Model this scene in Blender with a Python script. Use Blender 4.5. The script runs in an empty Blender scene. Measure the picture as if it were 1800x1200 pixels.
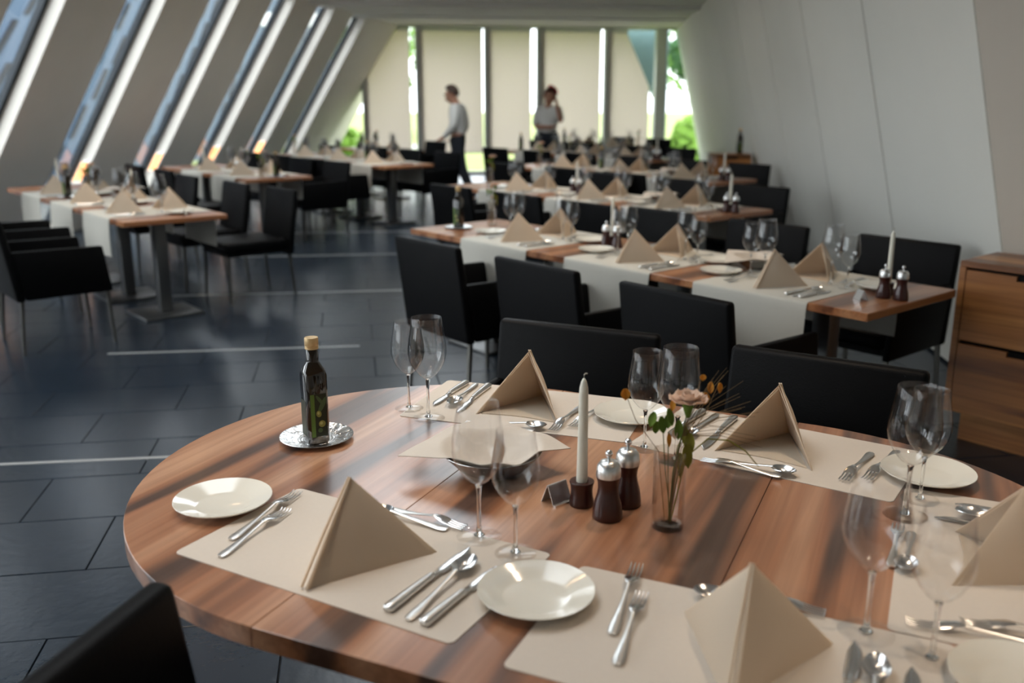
import bpy, bmesh, math, random
from mathutils import Vector, Matrix
random.seed(7)
R = math.radians
SC = bpy.context.scene
COL = SC.collection

# ------------------------------------------------------------------ camera
cam_d = bpy.data.cameras.new('camera')
cam_d.sensor_width = 36.0
cam_d.lens = 33.0
cam_d.dof.use_dof = True
cam_d.dof.focus_distance = 2.36
cam_d.dof.aperture_fstop = 2.2
cam_d.clip_end = 300
cam = bpy.data.objects.new('camera', cam_d)
COL.objects.link(cam)
cam.location = (0, 0, 1.58)
cam.rotation_euler = (math.atan2(1650, 432), 0, 0)
SC.camera = cam
# ------------------------------------------------------------------ world + view
SC.view_settings.view_transform = 'Standard'
SC.view_settings.look = 'None'
SC.view_settings.gamma = 1.0
SC.view_settings.use_curve_mapping = False
SC.view_settings.exposure = 2.5
WORLD = bpy.data.worlds.new('overcast_sky')
SC.world = WORLD
WORLD.use_nodes = True
bg = WORLD.node_tree.nodes['Background']
bg.inputs['Color'].default_value = (0.88, 0.95, 1.0, 1)
bg.inputs['Strength'].default_value = 1.0

# ------------------------------------------------------------------ materials
def lin(c):
    return tuple(((x / 255) / 12.92 if x / 255 <= 0.04045 else (((x / 255) + 0.055) / 1.055) ** 2.4) for x in c)

class NT:
    def __init__(s, name):
        s.m = bpy.data.materials.new(name); s.m.use_nodes = True
        s.t = s.m.node_tree; s.t.nodes.clear()
        s.out = s.n('ShaderNodeOutputMaterial')
    def n(s, t, **kw):
        x = s.t.nodes.new(t)
        for k, v in kw.items(): setattr(x, k, v)
        return x
    def l(s, a, b): s.t.links.new(a, b)

def pbr(name, col, rough=0.5, metal=0.0, noise=0.0, nscale=20.0, bump=0.0, bscale=60.0, spec=0.5, coat=0.0, coat_r=0.1, trans=0.0, ior=1.45, stretch=None, sheen=0.0):
    g = NT(name); b = g.n('ShaderNodeBsdfPrincipled'); g.l(b.outputs[0], g.out.inputs[0])
    c = lin(col)
    b.inputs['Base Color'].default_value = (*c, 1)
    b.inputs['Roughness'].default_value = rough
    b.inputs['Metallic'].default_value = metal
    b.inputs['Specular IOR Level'].default_value = spec
    b.inputs['Coat Weight'].default_value = coat
    b.inputs['Coat Roughness'].default_value = coat_r
    b.inputs['Transmission Weight'].default_value = trans
    b.inputs['IOR'].default_value = ior
    b.inputs['Sheen Weight'].default_value = sheen
    tc = g.n('ShaderNodeTexCoord'); mp = g.n('ShaderNodeMapping')
    g.l(tc.outputs['Object'], mp.inputs['Vector'])
    if stretch: mp.inputs['Scale'].default_value = stretch
    if noise > 0:
        nz = g.n('ShaderNodeTexNoise'); nz.inputs['Scale'].default_value = nscale; nz.inputs['Detail'].default_value = 4
        g.l(mp.outputs[0], nz.inputs['Vector'])
        mx = g.n('ShaderNodeMix', data_type='RGBA')
        mx.inputs[6].default_value = (*[x * (1 - noise) for x in c], 1)
        mx.inputs[7].default_value = (*[min(1, x * (1 + noise)) for x in c], 1)
        g.l(nz.outputs[0], mx.inputs[0]); g.l(mx.outputs[2], b.inputs['Base Color'])
    if bump > 0:
        nb = g.n('ShaderNodeTexNoise'); nb.inputs['Scale'].default_value = bscale; nb.inputs['Detail'].default_value = 3
        g.l(mp.outputs[0], nb.inputs['Vector'])
        bp = g.n('ShaderNodeBump'); bp.inputs['Strength'].default_value = bump; bp.inputs['Distance'].default_value = 0.01
        g.l(nb.outputs[0], bp.inputs['Height']); g.l(bp.outputs[0], b.inputs['Normal'])
    return g.m

def wood(name, light, mid, dark, axis=1, scale=1.0, rough=0.3, coat=0.3):
    """lamellas and grain running along one object axis"""
    g = NT(name); b = g.n('ShaderNodeBsdfPrincipled'); g.l(b.outputs[0], g.out.inputs[0])
    tc = g.n('ShaderNodeTexCoord')
    def noise(sc_across, sc_along, detail, loc=0.0, dist=0.0):
        mp = g.n('ShaderNodeMapping'); s = [sc_across] * 3; s[axis] = sc_along
        mp.inputs['Scale'].default_value = s; mp.inputs['Location'].default_value = (loc, loc, loc)
        nz = g.n('ShaderNodeTexNoise'); nz.inputs['Scale'].default_value = scale; nz.inputs['Detail'].default_value = detail
        nz.inputs['Distortion'].default_value = dist
        g.l(tc.outputs['Object'], mp.inputs['Vector']); g.l(mp.outputs[0], nz.inputs['Vector'])
        return nz
    big = noise(8.0, 0.45, 2, 3.1, 0.4)
    fine = noise(55.0, 1.6, 4, 1.7, 0.6)
    r1 = g.n('ShaderNodeValToRGB'); cr = r1.color_ramp
    cr.elements[0].position = 0.37; cr.elements[0].color = (*lin(dark), 1)
    cr.elements[1].position = 0.66; cr.elements[1].color = (*lin(light), 1)
    e = cr.elements.new(0.47); e.color = (*lin(mid), 1)
    g.l(big.outputs[0], r1.inputs[0])
    r2 = g.n('ShaderNodeValToRGB'); cr = r2.color_ramp
    cr.elements[0].position = 0.3; cr.elements[0].color = (0.62, 0.56, 0.52, 1)
    cr.elements[1].position = 0.65; cr.elements[1].color = (1, 1, 1, 1)
    g.l(fine.outputs[0], r2.inputs[0])
    mx = g.n('ShaderNodeMix', data_type='RGBA', blend_type='MULTIPLY'); mx.inputs[0].default_value = 0.8
    g.l(r1.outputs[0], mx.inputs[6]); g.l(r2.outputs[0], mx.inputs[7]); g.l(mx.outputs[2], b.inputs['Base Color'])
    b.inputs['Roughness'].default_value = rough
    b.inputs['Coat Weight'].default_value = coat; b.inputs['Coat Roughness'].default_value = 0.22
    bp = g.n('ShaderNodeBump'); bp.inputs['Strength'].default_value = 0.05; bp.inputs['Distance'].default_value = 0.003
    g.l(fine.outputs[0], bp.inputs['Height']); g.l(bp.outputs[0], b.inputs['Normal'])
    return g.m

def thin_glass(name, tint=(0.97, 0.98, 0.98), edge=(0.55, 0.58, 0.58), strength=1.0, ior=1.5):
    g = NT(name)
    tr = g.n('ShaderNodeBsdfTransparent'); gl = g.n('ShaderNodeBsdfGlossy'); gl.inputs['Roughness'].default_value = 0.02
    gl.inputs['Color'].default_value = (1, 1, 1, 1)
    lw = g.n('ShaderNodeLayerWeight'); lw.inputs['Blend'].default_value = 0.35
    rp = g.n('ShaderNodeValToRGB'); rp.color_ramp.elements[0].color = (*tint, 1); rp.color_ramp.elements[1].color = (*edge, 1)
    rp.color_ramp.elements[0].position = 0.75
    g.l(lw.outputs['Facing'], rp.inputs[0]); g.l(rp.outputs[0], tr.inputs[0])
    l2 = g.n('ShaderNodeLayerWeight'); l2.inputs['Blend'].default_value = 0.5
    pw = g.n('ShaderNodeMath', operation='POWER'); pw.inputs[1].default_value = 4.0; g.l(l2.outputs['Facing'], pw.inputs[0])
    mul = g.n('ShaderNodeMath', operation='MULTIPLY_ADD'); mul.inputs[1].default_value = 0.6 * strength; mul.inputs[2].default_value = 0.045 * strength
    g.l(pw.outputs[0], mul.inputs[0])
    mx = g.n('ShaderNodeMixShader'); g.l(mul.outputs[0], mx.inputs[0]); g.l(tr.outputs[0], mx.inputs[1]); g.l(gl.outputs[0], mx.inputs[2])
    g.l(mx.outputs[0], g.out.inputs[0])
    return g.m

def translucent(name, col, trans=0.5):
    g = NT(name)
    d = g.n('ShaderNodeBsdfDiffuse'); t = g.n('ShaderNodeBsdfTranslucent')
    d.inputs[0].default_value = (*lin(col), 1); t.inputs[0].default_value = (*lin(col), 1)
    mx = g.n('ShaderNodeMixShader'); mx.inputs[0].default_value = trans
    g.l(d.outputs[0], mx.inputs[1]); g.l(t.outputs[0], mx.inputs[2]); g.l(mx.outputs[0], g.out.inputs[0])
    return g.m

def emit(name, col, s):
    g = NT(name); e = g.n('ShaderNodeEmission'); e.inputs[0].default_value = (*lin(col), 1); e.inputs[1].default_value = s
    g.l(e.outputs[0], g.out.inputs[0]); return g.m

M = {}
M['slate'] = pbr('slate_tile', (35, 45, 56), 0.27, noise=0.22, nscale=5, bump=0.10, bscale=26, spec=0.5)
M['grout'] = pbr('tile_grout', (20, 24, 28), 0.8)
M['inlay'] = pbr('pale_inlay', (165, 166, 164), 0.45)
M['wall_l'] = pbr('left_wall_paint', (244, 238, 228), 0.65, noise=0.04, nscale=3)
M['wall_r'] = pbr('right_wall_panel', (224, 223, 215), 0.6, noise=0.03, nscale=2)
M['wall_warm'] = pbr('warm_wall_panel', (204, 194, 180), 0.6, noise=0.03, nscale=2)
M['ceil'] = pbr('ceiling_paint', (240, 239, 234), 0.75)
M['jointdark'] = pbr('panel_joint', (38, 37, 35), 0.8)
M['mullion'] = pbr('grey_mullion', (225, 226, 221), 0.5, metal=0.0)
M['frame_dark'] = pbr('dark_window_frame', (24, 34, 42), 0.5)
M['sill'] = pbr('pale_sill', (185, 190, 190), 0.5)
M['pane'] = thin_glass('window_pane', (0.98, 0.98, 0.98), (0.85, 0.85, 0.85), 0.6)
M['blind'] = translucent('blind_fabric', (242, 234, 228), 0.60)
M['table_wood'] = wood('walnut_top', (196, 150, 118), (164, 112, 80), (86, 64, 54), axis=1, rough=0.30, coat=0.6)
M['oak'] = wood('small_table_top', (196, 140, 98), (168, 108, 68), (118, 70, 42), axis=0, rough=0.32, coat=0.3)
M['cab'] = wood('sideboard_wood', (206, 142, 78), (174, 112, 58), (124, 76, 38), axis=0, rough=0.4, coat=0.15)
M['black_gap'] = pbr('shadow_gap', (8, 7, 6), 0.9)
M['steel_dark'] = pbr('brushed_steel', (120, 120, 120), 0.38, metal=0.9)
M['leg_metal'] = pbr('chair_leg_metal', (110, 108, 102), 0.4, metal=0.9)
M['leather'] = pbr('black_leather', (8, 8, 9), 0.5, noise=0.15, nscale=8, bump=0.12, bscale=220, spec=0.13)
M['mat'] = pbr('cream_placemat', (208, 198, 186), 0.85, noise=0.03, nscale=120, bump=0.04, bscale=500)
M['runner'] = pbr('off_white_runner', (200, 196, 185), 0.9, noise=0.03, nscale=60, bump=0.05, bscale=300)
M['napkin'] = translucent('cream_napkin', (234, 218, 197), 0.40)
M['china'] = pbr('white_china', (232, 228, 216), 0.12, spec=0.6, coat=0.5, coat_r=0.03)
M['silver'] = pbr('polished_cutlery', (235, 235, 235), 0.20, metal=1.0)
M['silver_soft'] = pbr('brushed_handle', (232, 232, 230), 0.32, metal=1.0)
M['glass'] = thin_glass('wine_glass_bowl', (0.99, 0.99, 0.99), (0.62, 0.64, 0.64), 0.7, 1.5)
M['glass_foot'] = thin_glass('wine_glass_foot', (0.995, 0.995, 0.995), (0.85, 0.86, 0.86), 0.5, 1.5)
M['glass_solid'] = pbr('clear_glass', (250, 252, 252), 0.0, trans=1.0, ior=1.48)
M['vase_glass'] = thin_glass('vase_glass', (0.94, 0.92, 0.90), (0.5, 0.5, 0.5), 1.2, 1.5)
M['oil'] = pbr('dark_oil_glass', (38, 26, 10), 0.06, trans=0.55, ior=1.45, coat=0.6, coat_r=0.03)
M['cap'] = pbr('gold_cap', (206, 176, 128), 0.35, metal=0.35)
M['label_dark'] = pbr('dark_label', (34, 42, 22), 0.5)
M['label_green'] = pbr('green_label_stripe', (92, 122, 50), 0.5)
M['label_leaf'] = pbr('printed_leaf', (72, 92, 56), 0.5)
M['label_olive'] = pbr('printed_olive', (140, 138, 66), 0.5)
M['label_olive_hi'] = pbr('printed_olive_shine', (186, 184, 120), 0.5)
M['tray'] = pbr('silver_tray', (238, 238, 238), 0.22, metal=1.0, bump=0.35, bscale=90)
M['darkwood'] = pbr('dark_turned_wood', (58, 24, 18), 0.3, noise=0.2, nscale=14, coat=0.3, stretch=(1, 1, .2))
M['wax'] = pbr('white_wax', (232, 228, 212), 0.5)
M['wick'] = pbr('wick', (200, 195, 180), 0.8)
M['petal'] = translucent('pale_petal', (244, 220, 200), 0.3)
M['pod'] = translucent('orange_pod', (226, 166, 74), 0.3)
M['leafg'] = translucent('green_leaf', (116, 140, 66), 0.3)
M['olive_leaf'] = translucent('olive_leaf', (150, 144, 66), 0.3)
M['stem'] = pbr('stem_green', (104, 106, 58), 0.6)
M['straw'] = pbr('dry_straw', (128, 104, 66), 0.7)
M['bowl_metal'] = pbr('steel_bread_bowl', (176, 172, 168), 0.2, metal=1.0)
M['warm'] = emit('warm_lamp', (255, 176, 116), 0.55)
M['downlight'] = emit('downlight_glow', (255, 205, 150), 8.0)
M['facade'] = pbr('blue_facade', (60, 80, 102), 0.7, noise=0.05, nscale=1.5)
M['slit'] = pbr('dark_slit', (12, 20, 30), 0.8)
M['grass'] = pbr('meadow_grass', (140, 150, 84), 0.9, noise=0.15, nscale=0.7)
M['gravel'] = pbr('pale_path', (190, 188, 178), 0.9)
M['paving'] = pbr('dark_paving', (72, 76, 76), 0.9)
M['foliage'] = translucent('tree_foliage', (128, 164, 74), 0.3)
M['foliage_d'] = translucent('dark_foliage', (78, 112, 76), 0.3)
M['bark'] = pbr('bark', (84, 70, 54), 0.9)
M['teal'] = pbr('teal_wing', (110, 138, 140), 0.7)
M['skin'] = pbr('skin', (176, 128, 104), 0.55)
M['shirt'] = pbr('white_shirt', (214, 212, 206), 0.85)
M['trousers'] = pbr('dark_trousers', (24, 28, 36), 0.8)
M['hair_brown'] = pbr('brown_hair', (72, 54, 44), 0.7)
M['hair_red'] = pbr('auburn_hair', (86, 48, 42), 0.7)
M['red'] = pbr('red_hair_arc', (214, 62, 66), 0.6)
M['shoe'] = pbr('black_shoe', (18, 18, 18), 0.5)

# ------------------------------------------------------------------ mesh building
class MB:
    def __init__(s): s.v = []; s.f = []
    def add(s, v, f):
        o = len(s.v); s.v += [tuple(p) for p in v]; s.f += [[i + o for i in q] for q in f]; return s
    def hexa(s, p):
        """8 points: bottom 4 ccw, top 4 ccw"""
        return s.add(p, [(3, 2, 1, 0), (4, 5, 6, 7), (0, 1, 5, 4), (1, 2, 6, 5), (2, 3, 7, 6), (3, 0, 4, 7)])
    def box(s, x0, x1, y0, y1, z0, z1):
        return s.hexa([(x0, y0, z0), (x1, y0, z0), (x1, y1, z0), (x0, y1, z0), (x0, y0, z1), (x1, y0, z1), (x1, y1, z1), (x0, y1, z1)])
    def prism(s, poly, z0, z1):
        n = len(poly)
        v = [(x, y, z0) for x, y in poly] + [(x, y, z1) for x, y in poly]
        f = [list(range(n))[::-1], list(range(n, 2 * n))] + [(i, (i + 1) % n, n + (i + 1) % n, n + i) for i in range(n)]
        return s.add(v, f)
    def lathe(s, prof, n=24, c=(0, 0, 0), close=False):
        v = []; f = []; m = len(prof)
        for r, z in prof:
            for k in range(n):
                a = 2 * math.pi * k / n
                v.append((c[0] + r * math.cos(a), c[1] + r * math.sin(a), c[2] + z))
        for i in range(m - 1 if not close else m):
            j = (i + 1) % m
            for k in range(n):
                f.append((i * n + k, i * n + (k + 1) % n, j * n + (k + 1) % n, j * n + k))
        if not close:
            if prof[0][0] > 1e-4: f.append(list(range(n))[::-1])
            if prof[-1][0] > 1e-4: f.append([(m - 1) * n + k for k in range(n)])
        return s.add(v, f)
    def tube(s, pts, rad, n=8):
        pts = [Vector(p) for p in pts]; v = []; f = []
        if not isinstance(rad, (list, tuple)): rad = [rad] * len(pts)
        up = Vector((0, 0, 1))
        for i, p in enumerate(pts):
            d = (pts[min(i + 1, len(pts) - 1)] - pts[max(i - 1, 0)]).normalized()
            a = d.cross(up)
            if a.length < 1e-3: a = d.cross(Vector((1, 0, 0)))
            a.normalize(); b = a.cross(d).normalized()
            for k in range(n):
                t = 2 * math.pi * k / n
                v.append(p + (a * math.cos(t) + b * math.sin(t)) * rad[i])
        for i in range(len(pts) - 1):
            for k in range(n):
                f.append((i * n + k, i * n + (k + 1) % n, (i + 1) * n + (k + 1) % n, (i + 1) * n + k))
        f.append(list(range(n))[::-1]); f.append([(len(pts) - 1) * n + k for k in range(n)])
        return s.add(v, f)
    def ribbon(s, st):
        """stations (x, y, z, half width, half thickness), running along y, rounded cross-section"""
        v = []; f = []; n = 8
        for x, y, z, w, t in st:
            for k in range(n):
                a = 2 * math.pi * k / n
                cx = math.copysign(abs(math.cos(a)) ** 0.7, math.cos(a)); cz = math.copysign(abs(math.sin(a)) ** 0.7, math.sin(a))
                v.append((x + w * cx, y, z + t * cz))
        m = len(st)
        for i in range(m - 1):
            for k in range(n):
                f.append((i * n + k, (i + 1) * n + k, (i + 1) * n + (k + 1) % n, i * n + (k + 1) % n))
        f.append(list(range(n))); f.append([(m - 1) * n + k for k in range(n)][::-1])
        return s.add(v, f)
    def shell(s, fn, nu, nv, th):
        """sheet fn(u,v)->point (0..1), given thickness th downwards along approximate normal"""
        P = [[Vector(fn(i / nu, j / nv)) for j in range(nv + 1)] for i in range(nu + 1)]
        top = []; bot = []
        for i in range(nu + 1):
            for j in range(nv + 1):
                du = P[min(i + 1, nu)][j] - P[max(i - 1, 0)][j]; dv = P[i][min(j + 1, nv)] - P[i][max(j - 1, 0)]
                nn = du.cross(dv); nn = nn.normalized() if nn.length > 1e-9 else Vector((0, 0, 1))
                top.append(P[i][j]); bot.append(P[i][j] - nn * th)
        w = nv + 1; N = len(top); f = []
        for i in range(nu):
            for j in range(nv):
                a = i * w + j; q = (a, a + w, a + w + 1, a + 1)
                f.append(q); f.append(tuple(N + x for x in q[::-1]))
        def side(ids):
            for a, b in zip(ids, ids[1:]): f.append((a, b, N + b, N + a))
        side([j for j in range(w)]); side([nu * w + j for j in range(w)][::-1])
        side([i * w for i in range(nu + 1)][::-1]); side([i * w + nv for i in range(nu + 1)])
        return s.add(top + bot, f)
    def xf(s, mat, start=0):
        s.v[start:] = [tuple(mat @ Vector(p)) for p in s.v[start:]]; return s
    def mesh(s, name, mat, bevel=0.0, seg=2, smooth=35, sub=0):
        me = bpy.data.meshes.new(name); me.from_pydata(s.v, [], s.f)
        bm = bmesh.new(); bm.from_mesh(me)
        bmesh.ops.recalc_face_normals(bm, faces=bm.faces)
        if bevel > 0:
            ed = [e for e in bm.edges if e.is_manifold and e.calc_face_angle(0) > R(25)]
            bmesh.ops.bevel(bm, geom=ed, offset=bevel, segments=seg, profile=0.5, affect='EDGES', clamp_overlap=True)
        bm.to_mesh(me); bm.free()
        if smooth:
            me.polygons.foreach_set('use_smooth', [True] * len(me.polygons))
            me.set_sharp_from_angle(angle=R(smooth))
        me.materials.append(M[mat] if isinstance(mat, str) else mat)
        return me
    def obj(s, name, mat, parent=None, loc=(0, 0, 0), rz=0.0, **kw):
        o = bpy.data.objects.new(name, s.mesh(name, mat, **kw)); COL.objects.link(o)
        o.parent = parent; o.location = loc; o.rotation_euler = (0, 0, rz)
        return o

def tag(o, label, cat, group=None):
    o['label'] = label; o['category'] = cat
    if group: o['group'] = group
    return o
def struct(o): o['kind'] = 'structure'; return o
def empty(name, loc=(0, 0, 0), rz=0.0):
    o = bpy.data.objects.new(name, None); o.empty_display_size = 0.05; COL.objects.link(o)
    o.location = loc; o.rotation_euler = (0, 0, rz); return o
class Proto:
    """one kind of thing: parts (name, mesh, parent index or None); copies share mesh data"""
    def __init__(s, name): s.name = name; s.parts = []
    def part(s, name, mb, mat, parent=None, **kw):
        me = mb if isinstance(mb, bpy.types.Mesh) else mb.mesh(name, mat, **kw)
        s.parts.append((name, me, parent)); return len(s.parts) - 1
    def put(s, loc, rz, label, cat, group=None, scale=1.0):
        if len(s.parts) == 1:
            r = bpy.data.objects.new(s.name, s.parts[0][1]); COL.objects.link(r)
            r.location = loc; r.rotation_euler = (0, 0, rz)
        else:
            r = empty(s.name, loc, rz); made = []
            for n, me, p in s.parts:
                c = bpy.data.objects.new(n, me); COL.objects.link(c); c.parent = r if p is None else made[p]; made.append(c)
        r.scale = (scale,) * 3
        return tag(r, label, cat, group)

def az_dir(az): return (math.sin(R(az)), math.cos(R(az)))

# ------------------------------------------------------------------ room shell
CEIL = 2.93
# left leaning wall
LB = (-4.11, 19.30); LT = az_dir(8.5); LIN = (math.cos(R(8.5)), -math.sin(R(8.5))); LK = 0.62
def LP(s, z, n=0.0):
    k = LK * z - n
    return (LB[0] + s * LT[0] + k * LIN[0], LB[1] + s * LT[1] + k * LIN[1], z)
def LHEX(mb, s0, s1, z0, z1, n0, n1):
    return mb.hexa([LP(s0, z0, n0), LP(s0, z0, n1), LP(s1, z0, n1), LP(s1, z0, n0), LP(s0, z1, n0), LP(s0, z1, n1), LP(s1, z1, n1), LP(s1, z1, n0)])
EDGE = [-8.36 + 1.685 * k for k in range(-10, 5)]
LTH = 0.24
def SW(e): return 0.72 if e > -13.0 or e < -21 else 1.30  # unseen near slots made wider, added glazing that lights the near table
mb = MB(); s_prev = EDGE[0] - 1.685
for e in EDGE:
    LHEX(mb, s_prev, e - SW(e), 0.0, CEIL + 0.02, 0.0, LTH); s_prev = e
LHEX(mb, s_prev, 0.9, 0.0, CEIL + 0.02, 0.0, LTH)
for e in EDGE: LHEX(mb, e - SW(e), e, 0.0, 0.10, 0.0, LTH)
struct(mb.obj('wall_left', 'wall_l', smooth=0))
nwin = 0
for e in EDGE:
    nwin += 1
    w = empty('window_%d' % nwin, LP(e - SW(e) / 2, 0.1, LTH)); struct(w)
    inv = Vector(w.location)
    def loc(mb): return mb.xf(Matrix.Translation(-inv))
    m1 = MB(); LHEX(m1, e - 0.06, e - 0.002, 0.10, CEIL, LTH - 0.08, LTH - 0.01); LHEX(m1, e - SW(e) + 0.002, e - SW(e) + 0.05, 0.10, CEIL, LTH - 0.08, LTH - 0.01)
    loc(m1).obj('window_frame', 'frame_dark', w, smooth=0)
    m2 = MB(); LHEX(m2, e - SW(e) + 0.05, e - 0.06, 0.10, CEIL, LTH - 0.05, LTH - 0.038)
    loc(m2).obj('pane', 'pane', w, smooth=0)
# right leaning wall with tall panels
RB = (2.658, 5.551); RT = az_dir(5.6); RIN = (-math.cos(R(5.6)), math.sin(R(5.6))); RK = 0.235
def RP(s, z, n=0.0):
    k = RK * z - n
    return (RB[0] + s * RT[0] + k * RIN[0], RB[1] + s * RT[1] + k * RIN[1], z)
def RHEX(mb, s0, s1, z0, z1, n0, n1):
    return mb.hexa([RP(s0, z0, n0), RP(s1, z0, n0), RP(s1, z0, n1), RP(s0, z0, n1), RP(s0, z1, n0), RP(s1, z1, n0), RP(s1, z1, n1), RP(s0, z1, n1)])
S_A = -1.12
mb = MB(); RHEX(mb, S_A - 0.0, 15.6, 0, CEIL + 0.02, 0.03, 0.2)
wr = struct(mb.obj('wall_right', 'jointdark', smooth=0))
s0 = S_A
while s0 < 15.0:
    s1 = min(s0 + 1.85, 15.3)
    m1 = MB(); RHEX(m1, s0 + 0.014, s1 - 0.014, 0.02, CEIL, 0.0, 0.03)
    m1.obj('panel', 'wall_r', wr, smooth=0); s0 = s1
# folded section of the right wall behind the sideboard
FA = RP(S_A, 0); FT = (0.643, -0.766); FIN = (-0.766, -0.643)
def FP(s, z, n=0.0):
    b = RP(S_A, z)
    return (b[0] + s * FT[0] - n * FIN[0], b[1] + s * FT[1] - n * FIN[1], z)
def FHEX(mb, s0, s1, z0, z1, n0, n1):
    return mb.hexa([FP(s0, z0, n0), FP(s0, z0, n1), FP(s1, z0, n1), FP(s1, z0, n0), FP(s0, z1, n0), FP(s0, z1, n1), FP(s1, z1, n1), FP(s1, z1, n0)])
mb = MB(); FHEX(mb, -0.02, 3.6, 0, CEIL + 0.02, 0.03, 0.2)
wf = struct(mb.obj('wall_sideboard', 'jointdark', smooth=0))
for s0, s1 in ((0.0, 1.84), (1.85, 3.6)):
    m1 = MB(); FHEX(m1, s0 + 0.004, s1, 0.02, CEIL, 0.0, 0.03); m1.obj('panel', 'wall_warm', wf, smooth=0)
fe = FP(3.6, 0)
mb = MB(); mb.box(fe[0] - 0.3, fe[0] + 0.1, -5.2, fe[1] + 0.1, 0, CEIL + 0.02)
struct(mb.obj('wall_side', 'ceil', smooth=0))
# wall behind the viewer
bx0 = LP(-24.9, 0)[0] - 1.0
struct(MB().box(bx0, fe[0] + 0.1, -5.3, -5.1, 0, CEIL + 0.02).obj('wall_back', 'ceil', smooth=0))
# ceiling with rooflights added out of view to light the tables from overhead
HX0, HX1 = -1.45, -0.15
HOLES = [(1.7, 3.4), (5.4, 7.8), (9.5, 12.0), (12.4, 13.7)]
mb = MB()
yt = 20.6
mb.prism([LP(-24.9, CEIL, 0.16)[:2], (HX0, -5.3), (HX0, yt), LP(0.9, CEIL, 0.16)[:2]], CEIL, CEIL + 0.2)
mb.prism([(HX1, -5.3), (fe[0] + 0.15, -5.3), (fe[0] + 0.15, fe[1]), FP(0, CEIL, 0.15)[:2], RP(15.5, CEIL, 0.15)[:2], (HX1, yt)], CEIL, CEIL + 0.2)
yy = [-5.3] + [v for h in HOLES for v in h] + [yt]
for i in range(0, len(yy), 2): mb.box(HX0, HX1, yy[i], yy[i + 1], CEIL, CEIL + 0.2)
cl = struct(mb.obj('ceiling', 'ceil', smooth=0))
WE = (math.cos(R(9)), math.sin(R(9))); WN = (-WE[1], WE[0]); W0 = (-0.35, 19.90)
def WP(e, z, n=0.0): return (W0[0] + e * WE[0] + n * WN[0], W0[1] + e * WE[1] + n * WN[1], z)
for dn, dz in ((-1.9, 0.05), (-4.3, 0.09)):     # shallow cross beams under the ceiling
    m1 = MB(); a, b = WP(-2.6 + dn * 0.28, 0, dn), WP(3.9 + dn * 0.1, 0, dn); c, d = WP(3.9 + dn * 0.1, 0, dn - 0.5), WP(-2.6 + dn * 0.28, 0, dn - 0.5)
    m1.prism([a[:2], b[:2], c[:2], d[:2]], CEIL - dz * 0.5, CEIL + 0.01)
    m1.obj('ceiling_beam', 'ceil', cl, smooth=0)
# end wall: tall glazing
def WHEX(mb, e0, e1, z0, z1, n0, n1):
    return mb.hexa([WP(e0, z0, n0), WP(e1, z0, n0), WP(e1, z0, n1), WP(e0, z0, n1), WP(e0, z1, n0), WP(e1, z1, n0), WP(e1, z1, n1), WP(e0, z1, n1)])
mb = MB(); WHEX(mb, -4.6, 5.0, CEIL - 0.04, CEIL + 0.2, -0.1, 0.1); WHEX(mb, -4.6, 5.0, 0.0, 0.06, -0.09, 0.09)
struct(mb.obj('wall_end', 'mullion', smooth=0))
MUL = [(-2.69, -2.56), (-1.61, -1.46), (-0.22, -0.08), (0.86, 1.02), (2.28, 2.43), (3.38, 3.60)]
bays = [(-3.95, -2.69)] + [(MUL[i][1], MUL[i + 1][0]) for i in range(5)] + [(3.60, 4.7)]
for i, (a, b) in enumerate(bays):
    nwin += 1
    o = WP((a + b) / 2, 0.06); w = struct(empty('window_%d' % nwin, o)); T0 = Matrix.Translation(-Vector(o))
    m1 = MB(); WHEX(m1, a, b, 0.06, CEIL - 0.04, -0.006, 0.006); m1.xf(T0).obj('pane', 'pane', w, smooth=0)
    if i < 6:
        m1 = MB(); WHEX(m1, MUL[i][0], MUL[i][1], 0.06, CEIL - 0.04, -0.09, 0.07); m1.xf(T0).obj('mullion', 'mullion', w, smooth=0)
# roller blinds
BL = [(-2.62, -1.73, 0.48, None), (-1.52, -0.27, 0.46, None), (-0.14, 0.73, 0.50, None), (0.95, 2.19, 0.47, None), (2.37, 3.24, 0.47, 'cut')]
bn = ['leftmost pale roller blind beside slanted left wall', 'pale roller blind behind the waiter in dark trousers', 'pale roller blind with bright grass showing below its hem',
      'pale roller blind behind the woman touching her hair', 'pale roller blind with cut-off upper right corner']
for (a, b, z0, cut), lb in zip(BL, bn):
    o = WP((a + b) / 2, CEIL - 0.1, -0.10); r = empty('roller_blind', o); T0 = Matrix.Translation(-Vector(o))
    tag(r, lb, 'blind', 'roller blinds on the end glazing')
    m1 = MB()
    if cut:
        pts = [(a, z0), (b, z0), (b + 0.0, 1.75), (2.72, CEIL - 0.09), (a, CEIL - 0.09)]
    elif a < -2:
        pts = [(a, z0), (b, z0), (b, CEIL - 0.09), (-1.98, CEIL - 0.09), (a, 1.95)]
    else:
        pts = [(a, z0), (b, z0), (b, CEIL - 0.09), (a, CEIL - 0.09)]
    n = len(pts)
    v = [WP(x, z, -0.101) for x, z in pts] + [WP(x, z, -0.099) for x, z in pts]
    m1.add(v, [list(range(n)), list(range(n, 2 * n))[::-1]] + [(i, (i + 1) % n, n + (i + 1) % n, n + i) for i in range(n)])
    m1.xf(T0).obj('fabric', 'blind', r, smooth=0)
    m1 = MB(); WHEX(m1, a, b, z0 - 0.025, z0, -0.11, -0.09); m1.xf(T0).obj('hem_bar', 'mullion', r, smooth=0)
    m1 = MB(); ta = max(a, -1.98); tb = min(b, 2.75)
    m1.tube([WP(ta, CEIL - 0.075, -0.10), WP(tb, CEIL - 0.075, -0.10)], 0.03, 10); m1.xf(T0).obj('roller_tube', 'mullion', r)
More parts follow.
